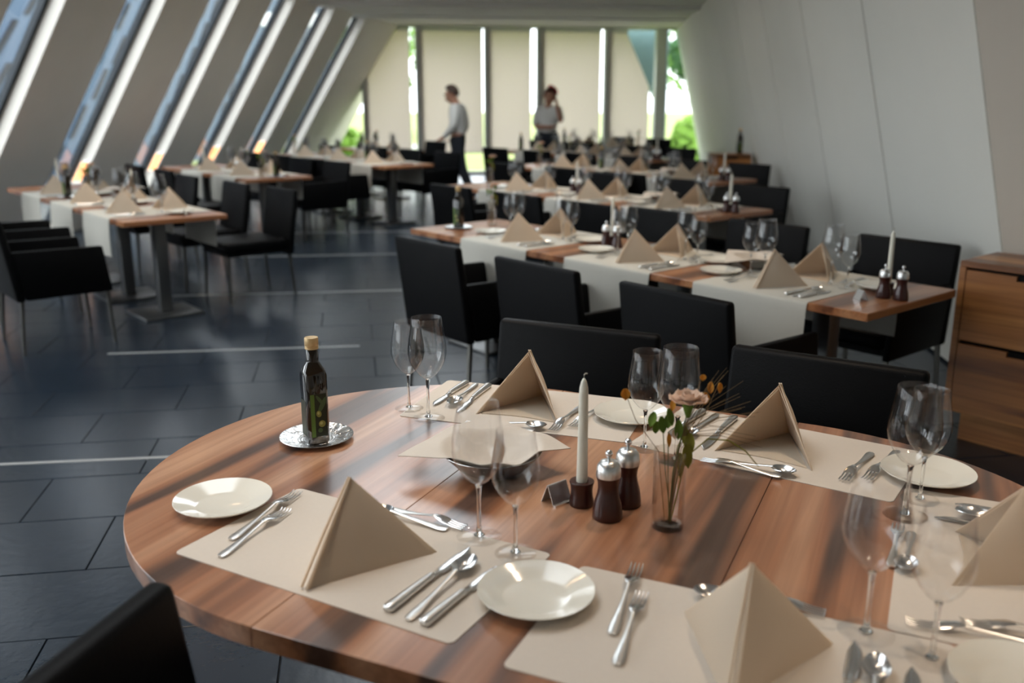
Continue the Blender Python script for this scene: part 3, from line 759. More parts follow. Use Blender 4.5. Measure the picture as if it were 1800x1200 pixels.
def flower_proto(seed, rich=True):
    p = Proto('flower_posy'); rnd = random.Random(seed)
    def stem(path, r=.0011, mat='stem'): p.part('stem', MB().tube(path, [r] * len(path), 6), mat)
    def disc(c, n, rx, ry, curl=.3, seg=7):
        n = Vector(n).normalized(); a = n.cross(Vector((0, 0, 1)));
        if a.length < .05: a = Vector((1, 0, 0))
        a.normalize(); b = n.cross(a).normalized()
        m = MB()
        def fn(u, v):
            t = (v - .5) * 2; w = math.sin(math.pi * min(1, .06 + .94 * u)) ** .7
            q = Vector(c) + a * (t * rx * w) + b * ((u - .1) * 2 * ry) + n * (curl * rx * (t * t - .5 * u))
            return tuple(q)
        m.shell(fn, 5, 4, .0006); return m
    # petals of the pale bloom
    hc = Vector((.030, .0, .258))
    stem([(0.002, 0, .012), (.008, .004, .12), (.022, .002, .20), hc - Vector((0, 0, .012))], .0016)
    m = MB()
    for ring, (k, rr, el) in enumerate([(8, .030, .05), (8, .025, .45), (6, .018, .9), (4, .011, 1.25)]):
        for i in range(k):
            a = 2 * math.pi * i / k + ring * .4 + rnd.uniform(-.1, .1)
            d = Vector((math.cos(a) * math.cos(el), math.sin(a) * math.cos(el), math.sin(el)))
            nn = Vector((-math.cos(a) * math.sin(el), -math.sin(a) * math.sin(el), math.cos(el)))
            side = Vector((-math.sin(a), math.cos(a), 0))
            def fn(u, v, d=d, nn=nn, side=side, rr=rr):
                t = (v - .5) * 2; w = .4 + .6 * math.sin(math.pi * (.15 + .7 * u))
                q = hc + d * (u * rr * 1.25) + side * (t * rr * .55 * w) + nn * (rr * .35 * (t * t * .6 + u * u * .7))
                return tuple(q)
            m.shell(fn, 4, 4, .0006)
    p.part('bloom', m, 'petal', smooth=70)
    p.part('calyx', MB().lathe([(.0, -.03), (.004, -.028), (.009, -.012), (.012, -.002), (.0, .002)], 10, tuple(hc)), 'leafg', smooth=60)
    leaves = [((-.022, 0, .228), (.5, -1, .4), .010, .017, 'leafg'), ((-.034, .004, .236), (-.6, -1, .9), .009, .016, 'leafg'), ((-.010, -.006, .246), (.8, -1, .6), .010, .017, 'leafg'),
              ((-.004, .008, .232), (-.5, -1, .3), .009, .015, 'leafg'), ((-.028, .010, .216), (.2, -1, -.2), .008, .014, 'leafg'), ((.012, -.004, .222), (.1, -1, .1), .009, .020, 'leafg'),
              ((.028, -.004, .172), (.4, -1, .3), .012, .024, 'olive_leaf'), ((.038, .003, .192), (-.5, -1, .2), .011, .022, 'olive_leaf'), ((.018, .004, .150), (.9, -1, .1), .009, .026, 'olive_leaf'), ((.030, .010, .205), (-1, -1, .1), .009, .020, 'olive_leaf'),
              ((-.006, .0, .195), (.6, -1, .2), .006, .014, 'pod'), ((.002, .006, .262), (-.4, -1, .3), .006, .012, 'pod'), ((.004, -.004, .205), (.2, -1, .4), .006, .010, 'petal')]
    for c, n, rx, ry, mt in leaves: p.part('leaf', disc(c, n, rx, ry), mt, smooth=70)
    for c in ((-.018, 0, .22), (.028, -.004, .18), (-.006, 0, .2)):
        stem([(rnd.uniform(-.01, .01), rnd.uniform(-.01, .01), .012), (c[0] * .5, c[1], c[2] * .55), c], .0010)
    if rich:
        for c, n, rx, ry in [((.066, .03, .268), (.2, -1, .2), .010, .012), ((.079, .03, .290), (-.6, -1, .1), .007, .012), ((.093, .03, .288), (.6, -1, .2), .007, .010), ((-.094, .0, .285), (.3, -1, .4), .010, .011), ((.060, .03, .305), (.2, -1, .5), .007, .006)]:
            p.part('seed_pod', disc(c, n, rx, ry, .6), 'pod', smooth=70)
            stem([(c[0] * .06, c[1] * .1, .012), (c[0] * .25, c[1] * .5, .16), (c[0] * .75, c[1], c[2] - .06), (c[0], c[1], c[2])], .0007, 'straw')
        m = MB()
        for i in range(26):
            a = rnd.uniform(-.3, 1.2); L = rnd.uniform(.10, .17); y = rnd.uniform(.0, .06)
            s0 = Vector((.02, y * .3, .19)); e = s0 + Vector((math.cos(a) * L * 1.05, y, math.sin(a) * L * .85))
            mid = s0.lerp(e, .5) + Vector((0, 0, .012))
            m.tube([s0, mid, e], [.0006, .0005, .0003], 4)
        m.tube([(.004, .0, .012), (.012, .002, .12), (.02, .003, .19)], .0012, 5)
        o = p.part('grass_wisps', m, 'straw')
        p.part('stem', MB().tube([(.006, 0, .012), (.03, -.004, .15), (.07, -.006, .188), (.11, -.006, .185), (.145, -.004, .162), (.172, -.004, .13)], [.0014, .0014, .0014, .0015, .0015, .001], 6), 'olive_leaf')
    return p
POSY, POSY2 = flower_proto(3, True), flower_proto(8, False)

# --- laying a place
PLACE = dict(plate=(-.385, .025), fork_o=(-.27, .03, 8), fork_i=(-.232, -.04, 7), knife_i=(.169, -.018, 0), spoon=(.206, -.04, 2), knife_o=(.248, -.04, -2),
             gt=(.155, .165), gs=(.25, .14), dfork=(.02, .176), dspoon=(-.005, .152), nap=(.0, -.02))
def lay(c, az, ph, grp, mode='full', z=T, over=None, rnd=random):
    P = dict(PLACE)
    if mode != 'full': P.update(plate=(-.335, .06), gt=(.16, .215), gs=(.258, .190), nap=(.0, .01), fork_o=(-.205, .03, 4), fork_i=(-.165, .0, 3))
    if mode == 'far': P.update(plate=(-.30, .03))
    if over: P.update(over)
    f = az_dir(az); rt = (f[1], -f[0]); rz0 = -R(az)
    def at(k): return (c[0] + P[k][0] * rt[0] + P[k][1] * f[0], c[1] + P[k][0] * rt[1] + P[k][1] * f[1], z)
    def rot(k, d=0): return rz0 + R((P[k][2] if len(P[k]) > 2 else 0) + d + rnd.uniform(-1.5, 1.5))
    G = lambda s: s + ' ' + grp
    NAP.put(at('nap'), rot('nap'), 'cream folded napkin tent ' + ph, 'napkin', G('napkins'))
    PLATE.put(at('plate'), rot('plate'), 'round white side plate ' + ph, 'plate', G('side plates'))
    up = lambda q: (q[0], q[1], q[2] + .0006)
    GT.put(up(at('gt')), rot('gt'), 'taller empty wine glass ' + ph, 'glass', G('tall glasses'))
    GS.put(up(at('gs')), rot('gs'), 'shorter empty wine glass ' + ph, 'glass', G('short glasses'))
    if mode == 'far': return
    FORK.put(at('fork_o'), rot('fork_o'), 'steel fork nearest plate ' + ph, 'fork', G('forks'))
    FORK2.put(at('fork_i'), rot('fork_i'), 'steel fork nearest napkin ' + ph, 'fork', G('forks'))
    KNIFE.put(at('knife_i'), rot('knife_i'), 'steel knife nearest napkin ' + ph, 'knife', G('knives'))
    SPOON.put(at('spoon'), rot('spoon'), 'steel soup spoon between knives ' + ph, 'spoon', G('spoons'))
    KNIFE2.put(at('knife_o'), rot('knife_o'), 'outermost steel knife ' + ph, 'knife', G('knives'))
    if mode == 'full':
        DFORK.put(at('dfork'), rot('dfork', -90), 'dessert fork lying crosswise behind napkin ' + ph, 'fork', G('dessert forks'))
        DSPOON.put(at('dspoon'), rot('dspoon', 90), 'dessert spoon lying crosswise behind napkin ' + ph, 'spoon', G('dessert spoons'))
# ------------------------------------------------------------------ the oval table in front
RTC = (0.165, 1.841); RTA = R(-24.5); RR = 0.69; HL = 0.331
rt_ = empty('oval_table', (RTC[0], RTC[1], 0), RTA); tag(rt_, 'large oval walnut table laid for five in the foreground', 'table')
def arc(cx, a0, a1, n): return [(cx + RR * math.cos(R(a0 + (a1 - a0) * i / n)), RR * math.sin(R(a0 + (a1 - a0) * i / n))) for i in range(n + 1)]
g = .0007
leafs = [arc(-HL - g, 90, 270, 48), [(-HL + g, -RR), (HL - g, -RR), (HL - g, RR), (-HL + g, RR)], arc(HL + g, -90, 90, 48)]
for pl in leafs:
    MB().prism(pl, T - 0.038, T).obj('table_leaf', 'table_wood', rt_, bevel=.0008, seg=1, smooth=40)
MB().box(-.75, .75, -.06, .06, T - .085, T - .039).obj('rail', 'steel_dark', rt_, smooth=0)
for x in (-.42, .42):
    MB().lathe([(.0, .025), (.05, .025), (.045, .08), (.045, T - .086), (.0, T - .086)], 20).obj('column', 'steel_dark', rt_, (x, 0, 0))
    MB().lathe([(.0, 0), (.25, 0), (.25, .012), (.06, .025), (.0, .025)], 32).obj('base_plate', 'steel_dark', rt_, (x, 0, 0))
MT = 0.0016
def placemat(c, az, ph):
    w, d, r = .31, .172, .012; pts = []
    for sx, sy, a0 in ((1, 1, 0), (-1, 1, 90), (-1, -1, 180), (1, -1, 270)):
        pts += [(sx * (w - r) + r * math.cos(R(a0 + k * 30)), sy * (d - r) + r * math.sin(R(a0 + k * 30))) for k in range(4)]
    tag(MB().prism(pts, 0, MT).obj('placemat', 'mat', None, (c[0], c[1], T), -R(az), smooth=0), 'cream rectangular placemat ' + ph, 'placemat', 'placemats on the oval table')
SET = [((-.28, 1.60), 29.5, 'at the front-left place of oval table', {}),
       ((.338, 1.268), 24.5, 'at the front-right place of oval table', dict(plate=(-.34, .03), gt=(.18, .15), gs=(.277, .115), fork_o=(-.20, .09, 8), fork_i=(-.165, .005, 8), nap=(.02, .0))),
       ((.887, 1.552), -65.5, 'at the right-end place of oval table', dict(plate=(-.40, -.015), gt=(.158, .165), gs=(.254, .140), dfork=(.0, .176), dspoon=(-.02, .152))),
       ((.638, 2.141), -146.5, 'at the far-right place of oval table', dict(plate=(-.345, -.01), gt=(.168, .205), gs=(.264, .175), nap=(.0, .0), fork_o=(-.245, -.02, -6), fork_i=(-.20, .02, -4), knife_i=(.15, -.02, 4))),
       ((.045, 2.443), -161, 'at the far-left place of oval table', dict(plate=(-.285, -.01), gt=(.225, .165), gs=(.308, .108), nap=(.0, .0), fork_o=(-.175, .01, -8), fork_i=(-.125, .06, -6)))]
for c, az, ph, ov in SET:
    placemat(c, az, ph); lay(c, az, ph, 'on the oval table', 'full', T + MT, ov)
TRAY.put((-.487, 2.205, T), 0, 'ornate round silver tray under the oil bottle on oval table', 'tray')
OIL.put((-.483, 2.185, T + .0045), R(30), 'dark square oil bottle with olive label on oval table', 'bottle')
BOWLP.put((-.045, 1.99, T), 0, 'shallow steel bread bowl on the oval table', 'bowl')
CLOTH.put((-.045, 1.99, T + .0005), R(4), 'cream cloth lining the bread bowl on oval table', 'cloth')
HOLD.put((.146, 1.822, T), 0, 'dark wooden candle holder on the oval table', 'candle holder')
CANDLE.put((.146, 1.822, T + .0465), 0, 'white unlit taper candle on the oval table', 'candle')
SALT.put((.194, 1.757, T), 0, 'nearer dark wood and steel mill on oval table', 'mill', 'mills on the oval table')
MILL.put((.240, 1.822, T), 0, 'further dark wood and steel mill on oval table', 'mill', 'mills on the oval table')
STAND.put((.094, 1.838, T), R(40), 'small blank folded metal table sign beside the candle', 'sign')
VASE.put((.309, 1.715, T), 0, 'clear cylindrical bud vase on the oval table', 'vase')
POSY.put((.309, 1.715, T), 0, 'posy of pale bloom, leaves and orange pods on oval table', 'flowers')
def chair(p, back_c, az, lb, grp='chairs at the oval table'):
    f = az_dir(az); p.put((back_c[0] + .345 * f[0], back_c[1] + .345 * f[1], 0), -R(az), lb, 'chair', grp)
chair(ARM, (.215, 2.985), -155.5, 'black leather armchair behind far-left place of oval table')
chair(ARM, (.905, 2.605), -148, 'black leather armchair behind far-right place of oval table')
chair(ARM, (-.615, 1.055), 106, 'black chair back cut off by the bottom left corner')

# ------------------------------------------------------------------ rows of small tables
U = az_dir(-40); Wd = (-U[1] * -1, U[0] * -1)
Wd = (math.cos(R(40)), math.sin(R(40)))
def rp(o, s, w): return (o[0] + s * U[0] + w * Wd[0], o[1] + s * U[1] + w * Wd[1])
def runner_proto():
    p = Proto('table_runner'); hw = .30; drop = .27; th = .0016; half = TBL_W / 2
    path = []
    for k in range(9): path.append((-half - .006 - .006 * math.sin(k / 8 * 3.1), T - drop + (drop - .012) * k / 8))
    path += [(-half - .003, T - .003), (-half + .004, T + .0002), (0, T + .0002), (half - .004, T + .0002), (half + .003, T - .003)]
    for k in range(9): path.append((half + .006 + .006 * math.sin((8 - k) / 8 * 3.1), T - .012 - (drop - .012) * k / 8))
    def fn(u, v):
        t = u * (len(path) - 1); i = min(int(t), len(path) - 2); q = t - i
        x = path[i][0] * (1 - q) + path[i + 1][0] * q; z = path[i][1] * (1 - q) + path[i + 1][1] * q
        dz = max(0, (T - z)) / drop
        x += math.copysign(1, x) * dz * .006 * (1 + math.sin(v * 9))
        return (x, (v - .5) * 2 * hw, z)
    m = MB(); m.shell(fn, len(path) - 1, 8, -th); p.part('table_runner', m, 'runner', smooth=50); return p
RUN = runner_proto()
RS = [.57, 1.44, 2.35]
def row(o, name, nmod, nrun, mode, place, near_ch=ARM, far_ch=ARM, extras='rich', near=None, far=None, endphr=('first', 'second', 'third', 'fourth')):
    """o: near corner; s runs along the row, w across it"""
    for k in range(nmod):
        q = rp(o, MOD * (k + .5), TBL_W / 2)
        tb.put((q[0], q[1], 0), R(40), 'square wooden pedestal table, %s module of %s' % (endphr[k], name), 'table', 'tables of ' + name)
    rt_h = T + .0018
    for k in range(nrun):
        q = rp(o, RS[k], TBL_W / 2)
        RUN.put((q[0], q[1], 0), R(40), 'off-white cloth runner %s of %s' % (place[k], name), 'table runner', 'runners of ' + name)
        for side, az, w in (('near', 50, .195), ('far', -130, TBL_W - .195)):
            c = rp(o, RS[k] + random.uniform(-.015, .015), w)
            lay(c, az, 'on %s side %s, %s' % (side, place[k], name), 'of ' + name, mode, rt_h)
            chp = near_ch if side == 'near' else far_ch
            sl_ = (near if side == 'near' else far)
            if sl_ is not None and sl_[k] is None: continue
            ds, dw = (sl_[k] if sl_ else (0, 0))
            cc = rp(o, RS[k] + ds, (-.285 if side == 'near' else TBL_W + .285) + dw)
            chp.put((cc[0], cc[1], 0), -R(az), 'black leather %s on %s side %s, %s' % ('armchair' if chp is ARM else 'chair', side, place[k], name), 'chair', 'chairs of ' + name)
    def P3(s, w, z=T): q = rp(o, s, w); return (q[0], q[1], z)
    return P3
def mills(P3, s, w, ph, candle=True):
    MILL.put(P3(s, w + .03), 0, 'dark wooden pepper mill ' + ph, 'mill', 'mills on the rows'); SALT.put(P3(s - .07, w + .045), 0, 'dark wooden salt mill ' + ph, 'mill', 'mills on the rows')
    if candle:
        HOLD.put(P3(s + .02, w + .10), 0, 'dark wooden candle holder ' + ph, 'candle holder', 'candle holders on the rows')
        q = P3(s + .02, w + .10, T + .0465); CANDLE.put(q, 0, 'white taper candle ' + ph, 'candle', 'candles on the rows')
def bread(P3, s, w, ph):
    BOWLP.put(P3(s, w), 0, 'steel bread bowl ' + ph, 'bowl', 'bread bowls on the rows'); CLOTH.put(P3(s, w, T + .0005), R(30), 'cream cloth in bread bowl ' + ph, 'cloth', 'bread cloths on the rows')
def oil(P3, s, w, ph):
    TRAY.put(P3(s, w), 0, 'silver tray under oil bottle ' + ph, 'tray', 'trays on the rows'); OIL.put(P3(s, w, T + .0045), R(-30), 'dark oil bottle ' + ph, 'bottle', 'oil bottles on the rows')
def vase(P3, s, w, ph):
    VASE.put(P3(s, w), 0, 'clear bud vase ' + ph, 'vase', 'vases on the rows'); POSY2.put(P3(s, w), R(40), 'small flower posy ' + ph, 'flowers', 'posies on the rows')
RPL = ('at wall-side place', 'at middle place', 'at aisle-side place'); LPL = ('at aisle-side place', 'at middle place', 'at wall-side place')
n1 = 'first right-hand row'
p3 = row((1.40, 3.60), n1, 4, 3, 'row', RPL, near=[(-.10, .02), (-.16, .02), (-.22, .02)], far=[(0, 0), (0, 0), (-.06, 0)])
mills(p3, .12, .30, 'at wall end of ' + n1); STAND.put(p3(.16, .22), R(100), 'small metal table sign at wall end of first right-hand row', 'sign')
mills(p3, 1.86, .40, 'mid-table on ' + n1); bread(p3, .885, .50, 'on ' + n1); oil(p3, 3.0, .24, 'at aisle end of ' + n1); vase(p3, 2.98, .50, 'at aisle end of ' + n1)
n2 = 'second right-hand row'
p3 = row((1.40, 6.62), n2, 4, 3, 'row', RPL, near=[(.02, .0), (-.05, .02), (-.10, .02)])
mills(p3, .12, .30, 'at wall end of ' + n2); mills(p3, 1.86, .40, 'mid-table on ' + n2); bread(p3, .885, .50, 'on ' + n2); vase(p3, 2.98, .40, 'at aisle end of ' + n2)
n3 = 'third right-hand row'
p3 = row((1.95, 9.27), n3, 4, 3, 'far', RPL)
mills(p3, .14, .30, 'at wall end of ' + n3); oil(p3, 1.895, .39, 'mid-table on ' + n3); bread(p3, .885, .50, 'on ' + n3); vase(p3, 2.98, .40, 'at aisle end of ' + n3)
n4 = 'fourth right-hand row'
p3 = row((1.75, 12.50), n4, 4, 3, 'far', RPL, far=[(0, 0), (0, 0), (.06, 0)])
mills(p3, .14, .30, 'at wall end of ' + n4); vase(p3, 1.88, .40, 'mid-table on ' + n4); oil(p3, 2.98, .40, 'at aisle end of ' + n4)
n5 = 'fifth right-hand row'
p3 = row((1.90, 15.55), n5, 3, 2, 'far', RPL)
vase(p3, .14, .36, 'at wall end of ' + n5); oil(p3, 1.92, .36, 'at aisle end of ' + n5)
m1n = 'front left-hand row'
p3 = row((-2.63, 6.34), m1n, 4, 3, 'row', LPL, far_ch=SIDE, near=[(-.54, -.17), (-.32, -.07), None], far=[(.03, .10), (-.10, .04), (0, 0)])
HOLD.put(p3(1.02, .42), 0, 'dark wooden candle holder on front left-hand row', 'candle holder', 'candle holders on the rows'); CANDLE.put(p3(1.02, .42, T + .0465), 0, 'white taper candle on front left-hand row', 'candle', 'candles on the rows')
HOLD.put(p3(2.85, .36), 0, 'dark wooden candle holder at wall end of front left-hand row', 'candle holder', 'candle holders on the rows'); CANDLE.put(p3(2.85, .36, T + .0465), 0, 'white taper candle at wall end of front left-hand row', 'candle', 'candles on the rows')
STAND.put(p3(.10, .46), R(100), 'small metal table sign at aisle end of front left-hand row', 'sign')
oil(p3, 1.92, .18, 'on ' + m1n); vase(p3, 1.93, .36, 'on ' + m1n); bread(p3, 1.82, .62, 'on ' + m1n)
m2n = 'second left-hand row'
p3 = row((-2.70, 9.67), m2n, 3, 2, 'far', LPL, near_ch=SIDE)
mills(p3, 1.0, .32, 'on ' + m2n); oil(p3, .10, .38, 'at aisle end of ' + m2n); vase(p3, .12, .22, 'at aisle end of ' + m2n)
HOLD.put(p3(1.95, .36), 0, 'dark wooden candle holder at wall end of second left-hand row', 'candle holder', 'candle holders on the rows'); CANDLE.put(p3(1.95, .36, T + .0465), 0, 'white taper candle at wall end of second left-hand row', 'candle', 'candles on the rows')
m3n = 'third left-hand row'
p3 = row((-1.55, 11.50), m3n, 4, 3, 'far', LPL)
mills(p3, 1.86, .36, 'mid-table on ' + m3n); oil(p3, 1.005, .39, 'on ' + m3n); vase(p3, 2.98, .36, 'at wall end of ' + m3n)
m4n = 'fourth left-hand row'
p3 = row((-1.95, 14.60), m4n, 2, 1, 'far', LPL)
oil(p3, 1.12, .28, 'on ' + m4n); vase(p3, 1.05, .5, 'on ' + m4n)

# ------------------------------------------------------------------ sideboards
def sideboard(loc, rz, L, D, H, label, nd=2, bays=1):
    r = empty('sideboard', loc, rz); tag(r, label, 'sideboard', 'oak sideboards')
    t = .028; pl = .15
    # local x along the front (0..L), y into the depth (0..D)
    MB().box(0, L, 0, D, H - t, H).obj('top', 'cab', r, bevel=.002, seg=1)
    for x in (0, L - t): MB().box(x, x + t, 0, D, pl, H - t - .0005).obj('side_panel', 'cab', r, smooth=0)
    MB().box(t, L - t, D - .012, D, pl, H - t).obj('back_panel', 'cab', r, smooth=0)
    MB().box(t, L - t, .01, D - .012, pl, pl + t).obj('bottom', 'cab', r, smooth=0)
    MB().box(.05, L - .05, .08, D - .03, 0, pl - .0005).obj('plinth', 'cab', r, smooth=0)
    MB().box(t, L - t, .03, D - .013, pl + t + .001, H - t - .001).obj('inner_box', 'black_gap', r, smooth=0)
    bw = (L - 2 * t) / bays; hh = (H - t - pl) / nd
    for b in range(bays):
        for k in range(nd):
            z0 = pl + k * hh + .006; z1 = pl + (k + 1) * hh - .012; x0 = t + b * bw + .005; x1 = t + (b + 1) * bw - .005
            xm = (x0 + x1) / 2; hwid = .09; nt = .022
            m = MB().box(x0, xm - hwid, 0, .022, z0, z1); m.box(xm + hwid, x1, 0, .022, z0, z1); m.box(xm - hwid, xm + hwid, 0, .022, z0, z1 - nt)
            d = m.obj('drawer', 'cab', r, smooth=0)
            MB().box(xm - hwid + .001, xm + hwid - .001, .012, .021, z1 - nt, z1).obj('finger_notch', 'black_gap', d, smooth=0)
    return r
sideboard((2.03, 4.20, 0), math.atan2(-.766, .643), 1.30, .37, .86, 'large oak sideboard with two drawers at the right edge', 2, 2)
q = RP(6.75, 0); sideboard((q[0] - .80, q[1] - .12, 0), math.atan2(RT[1], RT[0]) - R(90) - R(2), .52, .36, .86, 'small oak cabinet far off against the right wall', 2, 1)
OIL.put((q[0] - .40, q[1] + .0, .86), R(10), 'dark bottle standing on the small far cabinet', 'bottle', 'oil bottles on the rows', 1.2)

# ------------------------------------------------------------------ people
def skin_mesh(name, J, E, sub=2, root=None):
    """J: {joint: (x,y,z,rx,ry)}; grown with the Skin modifier and baked"""
    names = list(J); me = bpy.data.meshes.new(name)
    me.from_pydata([J[n][:3] for n in names], [(names.index(a), names.index(b)) for a, b in E], [])
    o = bpy.data.objects.new(name, me); COL.objects.link(o)
    o.modifiers.new('skin', 'SKIN').use_smooth_shade = True
    sk = me.skin_vertices[0].data if me.skin_vertices else None
    if sk is None:
        bm = bmesh.new(); bm.from_mesh(me); bm.verts.layers.skin.verify(); bm.to_mesh(me); bm.free(); sk = me.skin_vertices[0].data
    for i, n in enumerate(names):
        sk[i].radius = J[n][3:5]; sk[i].use_root = (n == (root or names[0]))
    o.modifiers.new('sub', 'SUBSURF').levels = sub
    dg = bpy.context.evaluated_depsgraph_get(); dg.update()
    new = bpy.data.meshes.new_from_object(o.evaluated_get(dg)); new.name = name
    bpy.data.objects.remove(o); bpy.data.meshes.remove(me)
    new.polygons.foreach_set('use_smooth', [True] * len(new.polygons))
    return new
def person(loc, rz, J, label, hair, fem=False):
    r = empty('person', loc, rz); tag(r, label, 'person')
    body_e = [('pel', 'wai'), ('wai', 'che'), ('che', 'neb'), ('neb', 'nec'), ('nec', 'jaw'), ('jaw', 'hea'), ('hea', 'cro'), ('jaw', 'nos')]
    for s in 'lr':
        body_e += [('che', s + 'sh'), (s + 'sh', s + 'el'), (s + 'el', s + 'wr'), (s + 'wr', s + 'pa'), ('pel', s + 'hi'), (s + 'hi', s + 'kn'), (s + 'kn', s + 'an'), (s + 'an', s + 'to')]
        for k in range(5):
            body_e += [(s + 'pa', s + 'f%da' % k), (s + 'f%da' % k, s + 'f%db' % k)]
    B = dict(J)
    for s in 'lr':
        pa = Vector(J[s + 'pa'][:3]); wr_ = Vector(J[s + 'wr'][:3]); d = (pa - wr_).normalized()
        side = d.cross(Vector((0, 0, 1)) if abs(d.z) < .8 else Vector((1, 0, 0))).normalized()
        for k in range(5):
            if k < 4: a = pa + d * .035 + side * (.018 * (k - 1.5)); b = a + d * (.05, .058, .055, .042)[k] + side.cross(d) * .018
            else: a = pa + side * -.038 + d * .005; b = a + d * .035 + side * -.012
            B[s + 'f%da' % k] = (*a, .0085, .0085); B[s + 'f%db' % k] = (*b, .007, .007)
    o = bpy.data.objects.new('body', skin_mesh('body', B, body_e, 2, 'pel')); o.data.materials.append(M['skin']); COL.objects.link(o); o.parent = r
    g = .018
    def grow(keys, k=g): return {n: (*J[n][:3], J[n][3] + k, J[n][4] + k) for n in keys}
    sh = grow(['pel', 'wai', 'che', 'neb', 'lsh', 'rsh', 'lel', 'rel']); sh['neb'] = (*J['neb'][:3], J['neb'][3] + .012, J['neb'][4] + .012)
    e = [('pel', 'wai'), ('wai', 'che'), ('che', 'neb'), ('che', 'lsh'), ('lsh', 'lel'), ('che', 'rsh'), ('rsh', 'rel')]
    if not fem:
        for s in 'lr': sh[s + 'wr'] = (*J[s + 'wr'][:3], .042, .042); e.append((s + 'el', s + 'wr'))
    sh['pel'] = (J['pel'][0], J['pel'][1], J['pel'][2] - .02, J['pel'][3] + .026, J['pel'][4] + .026)
    o = bpy.data.objects.new('shirt', skin_mesh('shirt', sh, e, 2, 'che')); o.data.materials.append(M['shirt']); COL.objects.link(o); o.parent = r
    tr = grow(['pel', 'lhi', 'rhi', 'lkn', 'rkn', 'lan', 'ran'], .02)
    tr['top'] = (J['pel'][0], J['pel'][1], J['pel'][2] + .10, J['pel'][3] + .010, J['pel'][4] + .012)
    e = [('pel', 'top'), ('pel', 'lhi'), ('lhi', 'lkn'), ('lkn', 'lan'), ('pel', 'rhi'), ('rhi', 'rkn'), ('rkn', 'ran')]
    o = bpy.data.objects.new('trousers', skin_mesh('trousers', tr, e, 2, 'pel')); o.data.materials.append(M['trousers']); COL.objects.link(o); o.parent = r
    for s in 'lr':
        a, t = Vector(J[s + 'an'][:3]), Vector(J[s + 'to'][:3]); h = a - (t - a) * .35; d = (t - a).normalized()
        q = {'h': (h.x, h.y, .045, .042, .045), 'm': (*((a + t) / 2 + Vector((0, 0, .01))), .045, .045), 't': (t.x, t.y, .038, .043, .034), 'e': (*(t + d * .05).xy, .03, .03, .026)}
        o = bpy.data.objects.new('shoe', skin_mesh('shoe', q, [('h', 'm'), ('m', 't'), ('t', 'e')], 2)); o.data.materials.append(M['shoe']); COL.objects.link(o); o.parent = r
        zmin = min(v.co.z for v in o.data.vertices); o.location.z = -zmin + .001
    hd = Vector(J['hea'][:3]); jw = Vector(J['jaw'][:3]); up = (Vector(J['cro'][:3]) - jw).normalized(); fw = (Vector(J['nos'][:3]) - jw); fw = (fw - up * fw.dot(up)).normalized()
    sd = up.cross(fw)
    m = MB(); ring = 12
    def hairfn(u, v):
        a = 2 * math.pi * v; ph = u * 1.95
        back = .5 - .5 * math.cos(a)            # a=0 front, pi back
        lim = (.95 + (.95 if not fem else 1.35) * back) * u
        rr = .112 + (.012 if fem else .004)
        q = hd + up * (.018 + rr * 1.08 * math.cos(lim)) + (fw * math.cos(a) * rr * 1.02 + sd * math.sin(a) * rr * .84) * math.sin(min(lim, 1.75))
        return tuple(q - fw * .008)
    m.shell(lambda u, v: hairfn(.02 + .98 * u, v), 9, 20, .012)
    m.obj('hair', hair, r, smooth=80)
    for s in (-1, 1):
        MB().lathe([(.0, -.011), (.008, -.008), (.011, 0), (.008, .008), (.0, .011)], 8, tuple(hd + fw * .093 + sd * s * .034 - up * .012)).obj('eye', 'black_gap', r)
        MB().lathe([(.0, -.03), (.012, -.02), (.016, 0), (.014, .02), (.0, .03)], 8, tuple(hd + sd * s * .092 - up * .015)).obj('ear', 'skin', r)
    MB().tube([hd + fw * .088 + sd * .024 - up * .085, hd + fw * .097 - up * .086, hd + fw * .088 - sd * .024 - up * .085], .006, 6).obj('mouth', pbr('lips', (150, 84, 78), .6) if 'lips' not in M else M['lips'], r)
    return r
def base_pose(h=1.0):
    J = {'pel': (0, 0, .96, .15, .105), 'wai': (0, 0, 1.12, .135, .10), 'che': (0, .0, 1.31, .155, .11), 'neb': (0, -.005, 1.44, .07, .065), 'nec': (0, .01, 1.49, .052, .052),
         'jaw': (0, .03, 1.555, .066, .072), 'hea': (0, .02, 1.635, .082, .098), 'cro': (0, .01, 1.71, .062, .075), 'nos': (0, .118, 1.60, .016, .02)}
    for s, k in (('l', -1), ('r', 1)):
        J[s + 'sh'] = (k * .19, 0, 1.40, .062, .062); J[s + 'el'] = (k * .24, -.02, 1.12, .046, .046); J[s + 'wr'] = (k * .24, .08, .89, .030, .027); J[s + 'pa'] = (k * .235, .11, .82, .036, .02)
        J[s + 'hi'] = (k * .09, 0, .88, .095, .10); J[s + 'kn'] = (k * .10, .01, .50, .062, .066); J[s + 'an'] = (k * .10, -.02, .09, .042, .045); J[s + 'to'] = (k * .11, .12, .035, .038, .03)
    return J
Jm = base_pose()
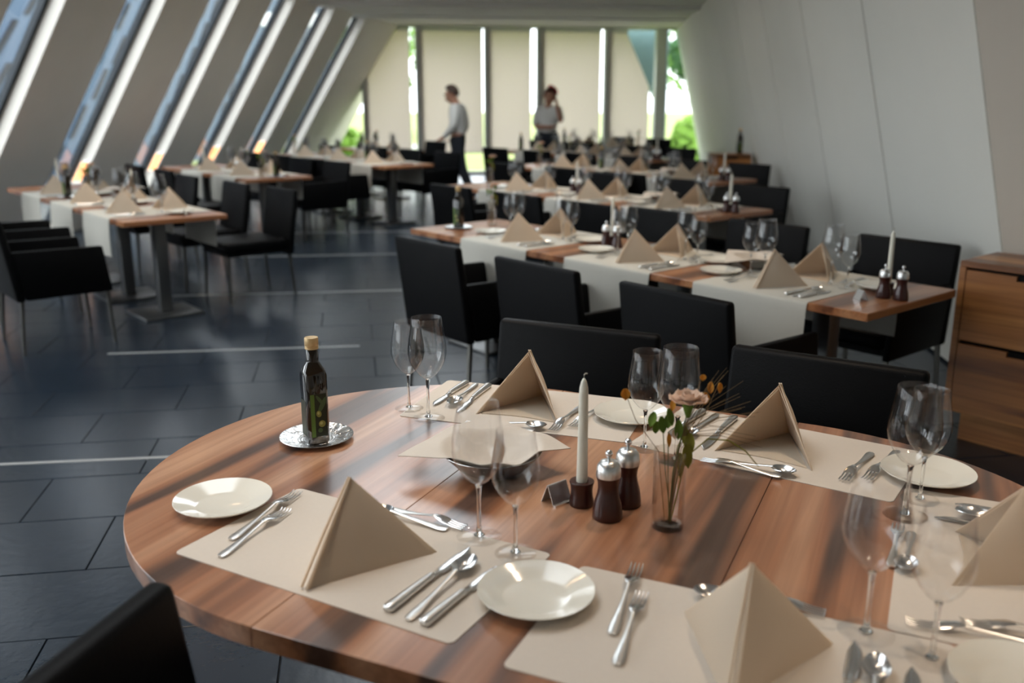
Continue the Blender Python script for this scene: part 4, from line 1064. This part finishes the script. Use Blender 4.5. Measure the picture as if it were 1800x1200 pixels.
# man: walking to the left, head bowed, hands held at his hip
for k in ('nec', 'jaw', 'hea', 'cro', 'nos'):
    x, y, z, a, b = Jm[k]; Jm[k] = (x, y + {'nec': .03, 'jaw': .07, 'hea': .085, 'cro': .085, 'nos': .07}[k], z - {'nec': .01, 'jaw': .03, 'hea': .035, 'cro': .04, 'nos': .065}[k], a, b)
Jm['che'] = (0, .02, 1.31, .16, .115); Jm['neb'] = (0, .03, 1.44, .072, .066)
Jm['lel'] = (-.27, .0, 1.14, .046, .046); Jm['lwr'] = (-.20, .17, .98, .03, .027); Jm['lpa'] = (-.16, .23, .95, .036, .02)
Jm['rel'] = (.26, -.06, 1.13, .046, .046); Jm['rwr'] = (.24, .10, .96, .03, .027); Jm['rpa'] = (.22, .17, .93, .036, .02)
Jm['rkn'] = (.10, .14, .50, .062, .066); Jm['ran'] = (.10, .24, .09, .042, .045); Jm['rto'] = (.11, .38, .035, .038, .03)
Jm['lkn'] = (-.10, -.08, .50, .062, .066); Jm['lan'] = (-.10, -.27, .10, .042, .045); Jm['lto'] = (-.11, -.14, .035, .038, .03)
person((-.80, 14.30, 0), R(78), Jm, 'waiter in white shirt and dark trousers walking with head bowed', 'hair_brown')
Jw = base_pose()
for k in ('nec', 'jaw', 'hea', 'cro', 'nos'):
    x, y, z, a, b = Jw[k]; Jw[k] = (x + {'nec': .0, 'jaw': .015, 'hea': .03, 'cro': .04, 'nos': .02}[k], y, z - .06, a * .96, b * .96)
for k in ('che', 'neb', 'lsh', 'rsh'): x, y, z, a, b = Jw[k]; Jw[k] = (x * .92, y, z - .05, a * .9, b * .95)
Jw['wai'] = (0, 0, 1.10, .118, .09); Jw['rel'] = (.235, .16, 1.17, .042, .042); Jw['rwr'] = (.165, .13, 1.42, .027, .025); Jw['rpa'] = (.145, .10, 1.50, .034, .02)
Jw['lel'] = (-.20, .06, 1.09, .042, .042); Jw['lwr'] = (.02, .17, 1.09, .027, .025); Jw['lpa'] = (.10, .18, 1.10, .034, .02)
Jw = {k: (-v[0], *v[1:]) for k, v in Jw.items()}
pw = person((.585, 15.60, 0), R(168), Jw, 'woman in white top and dark trousers raising one hand to her hair', 'hair_red', True)
hd = Vector(Jw['hea'][:3])
m = MB(); m.tube([tuple(hd + Vector((math.cos(R(a)) * .118, .0, .02 + math.sin(R(a)) * .135))) for a in range(75, 176, 10)], .015, 8); m.obj('hair_arc', 'red', pw)  # red arc over one upper side of the hair
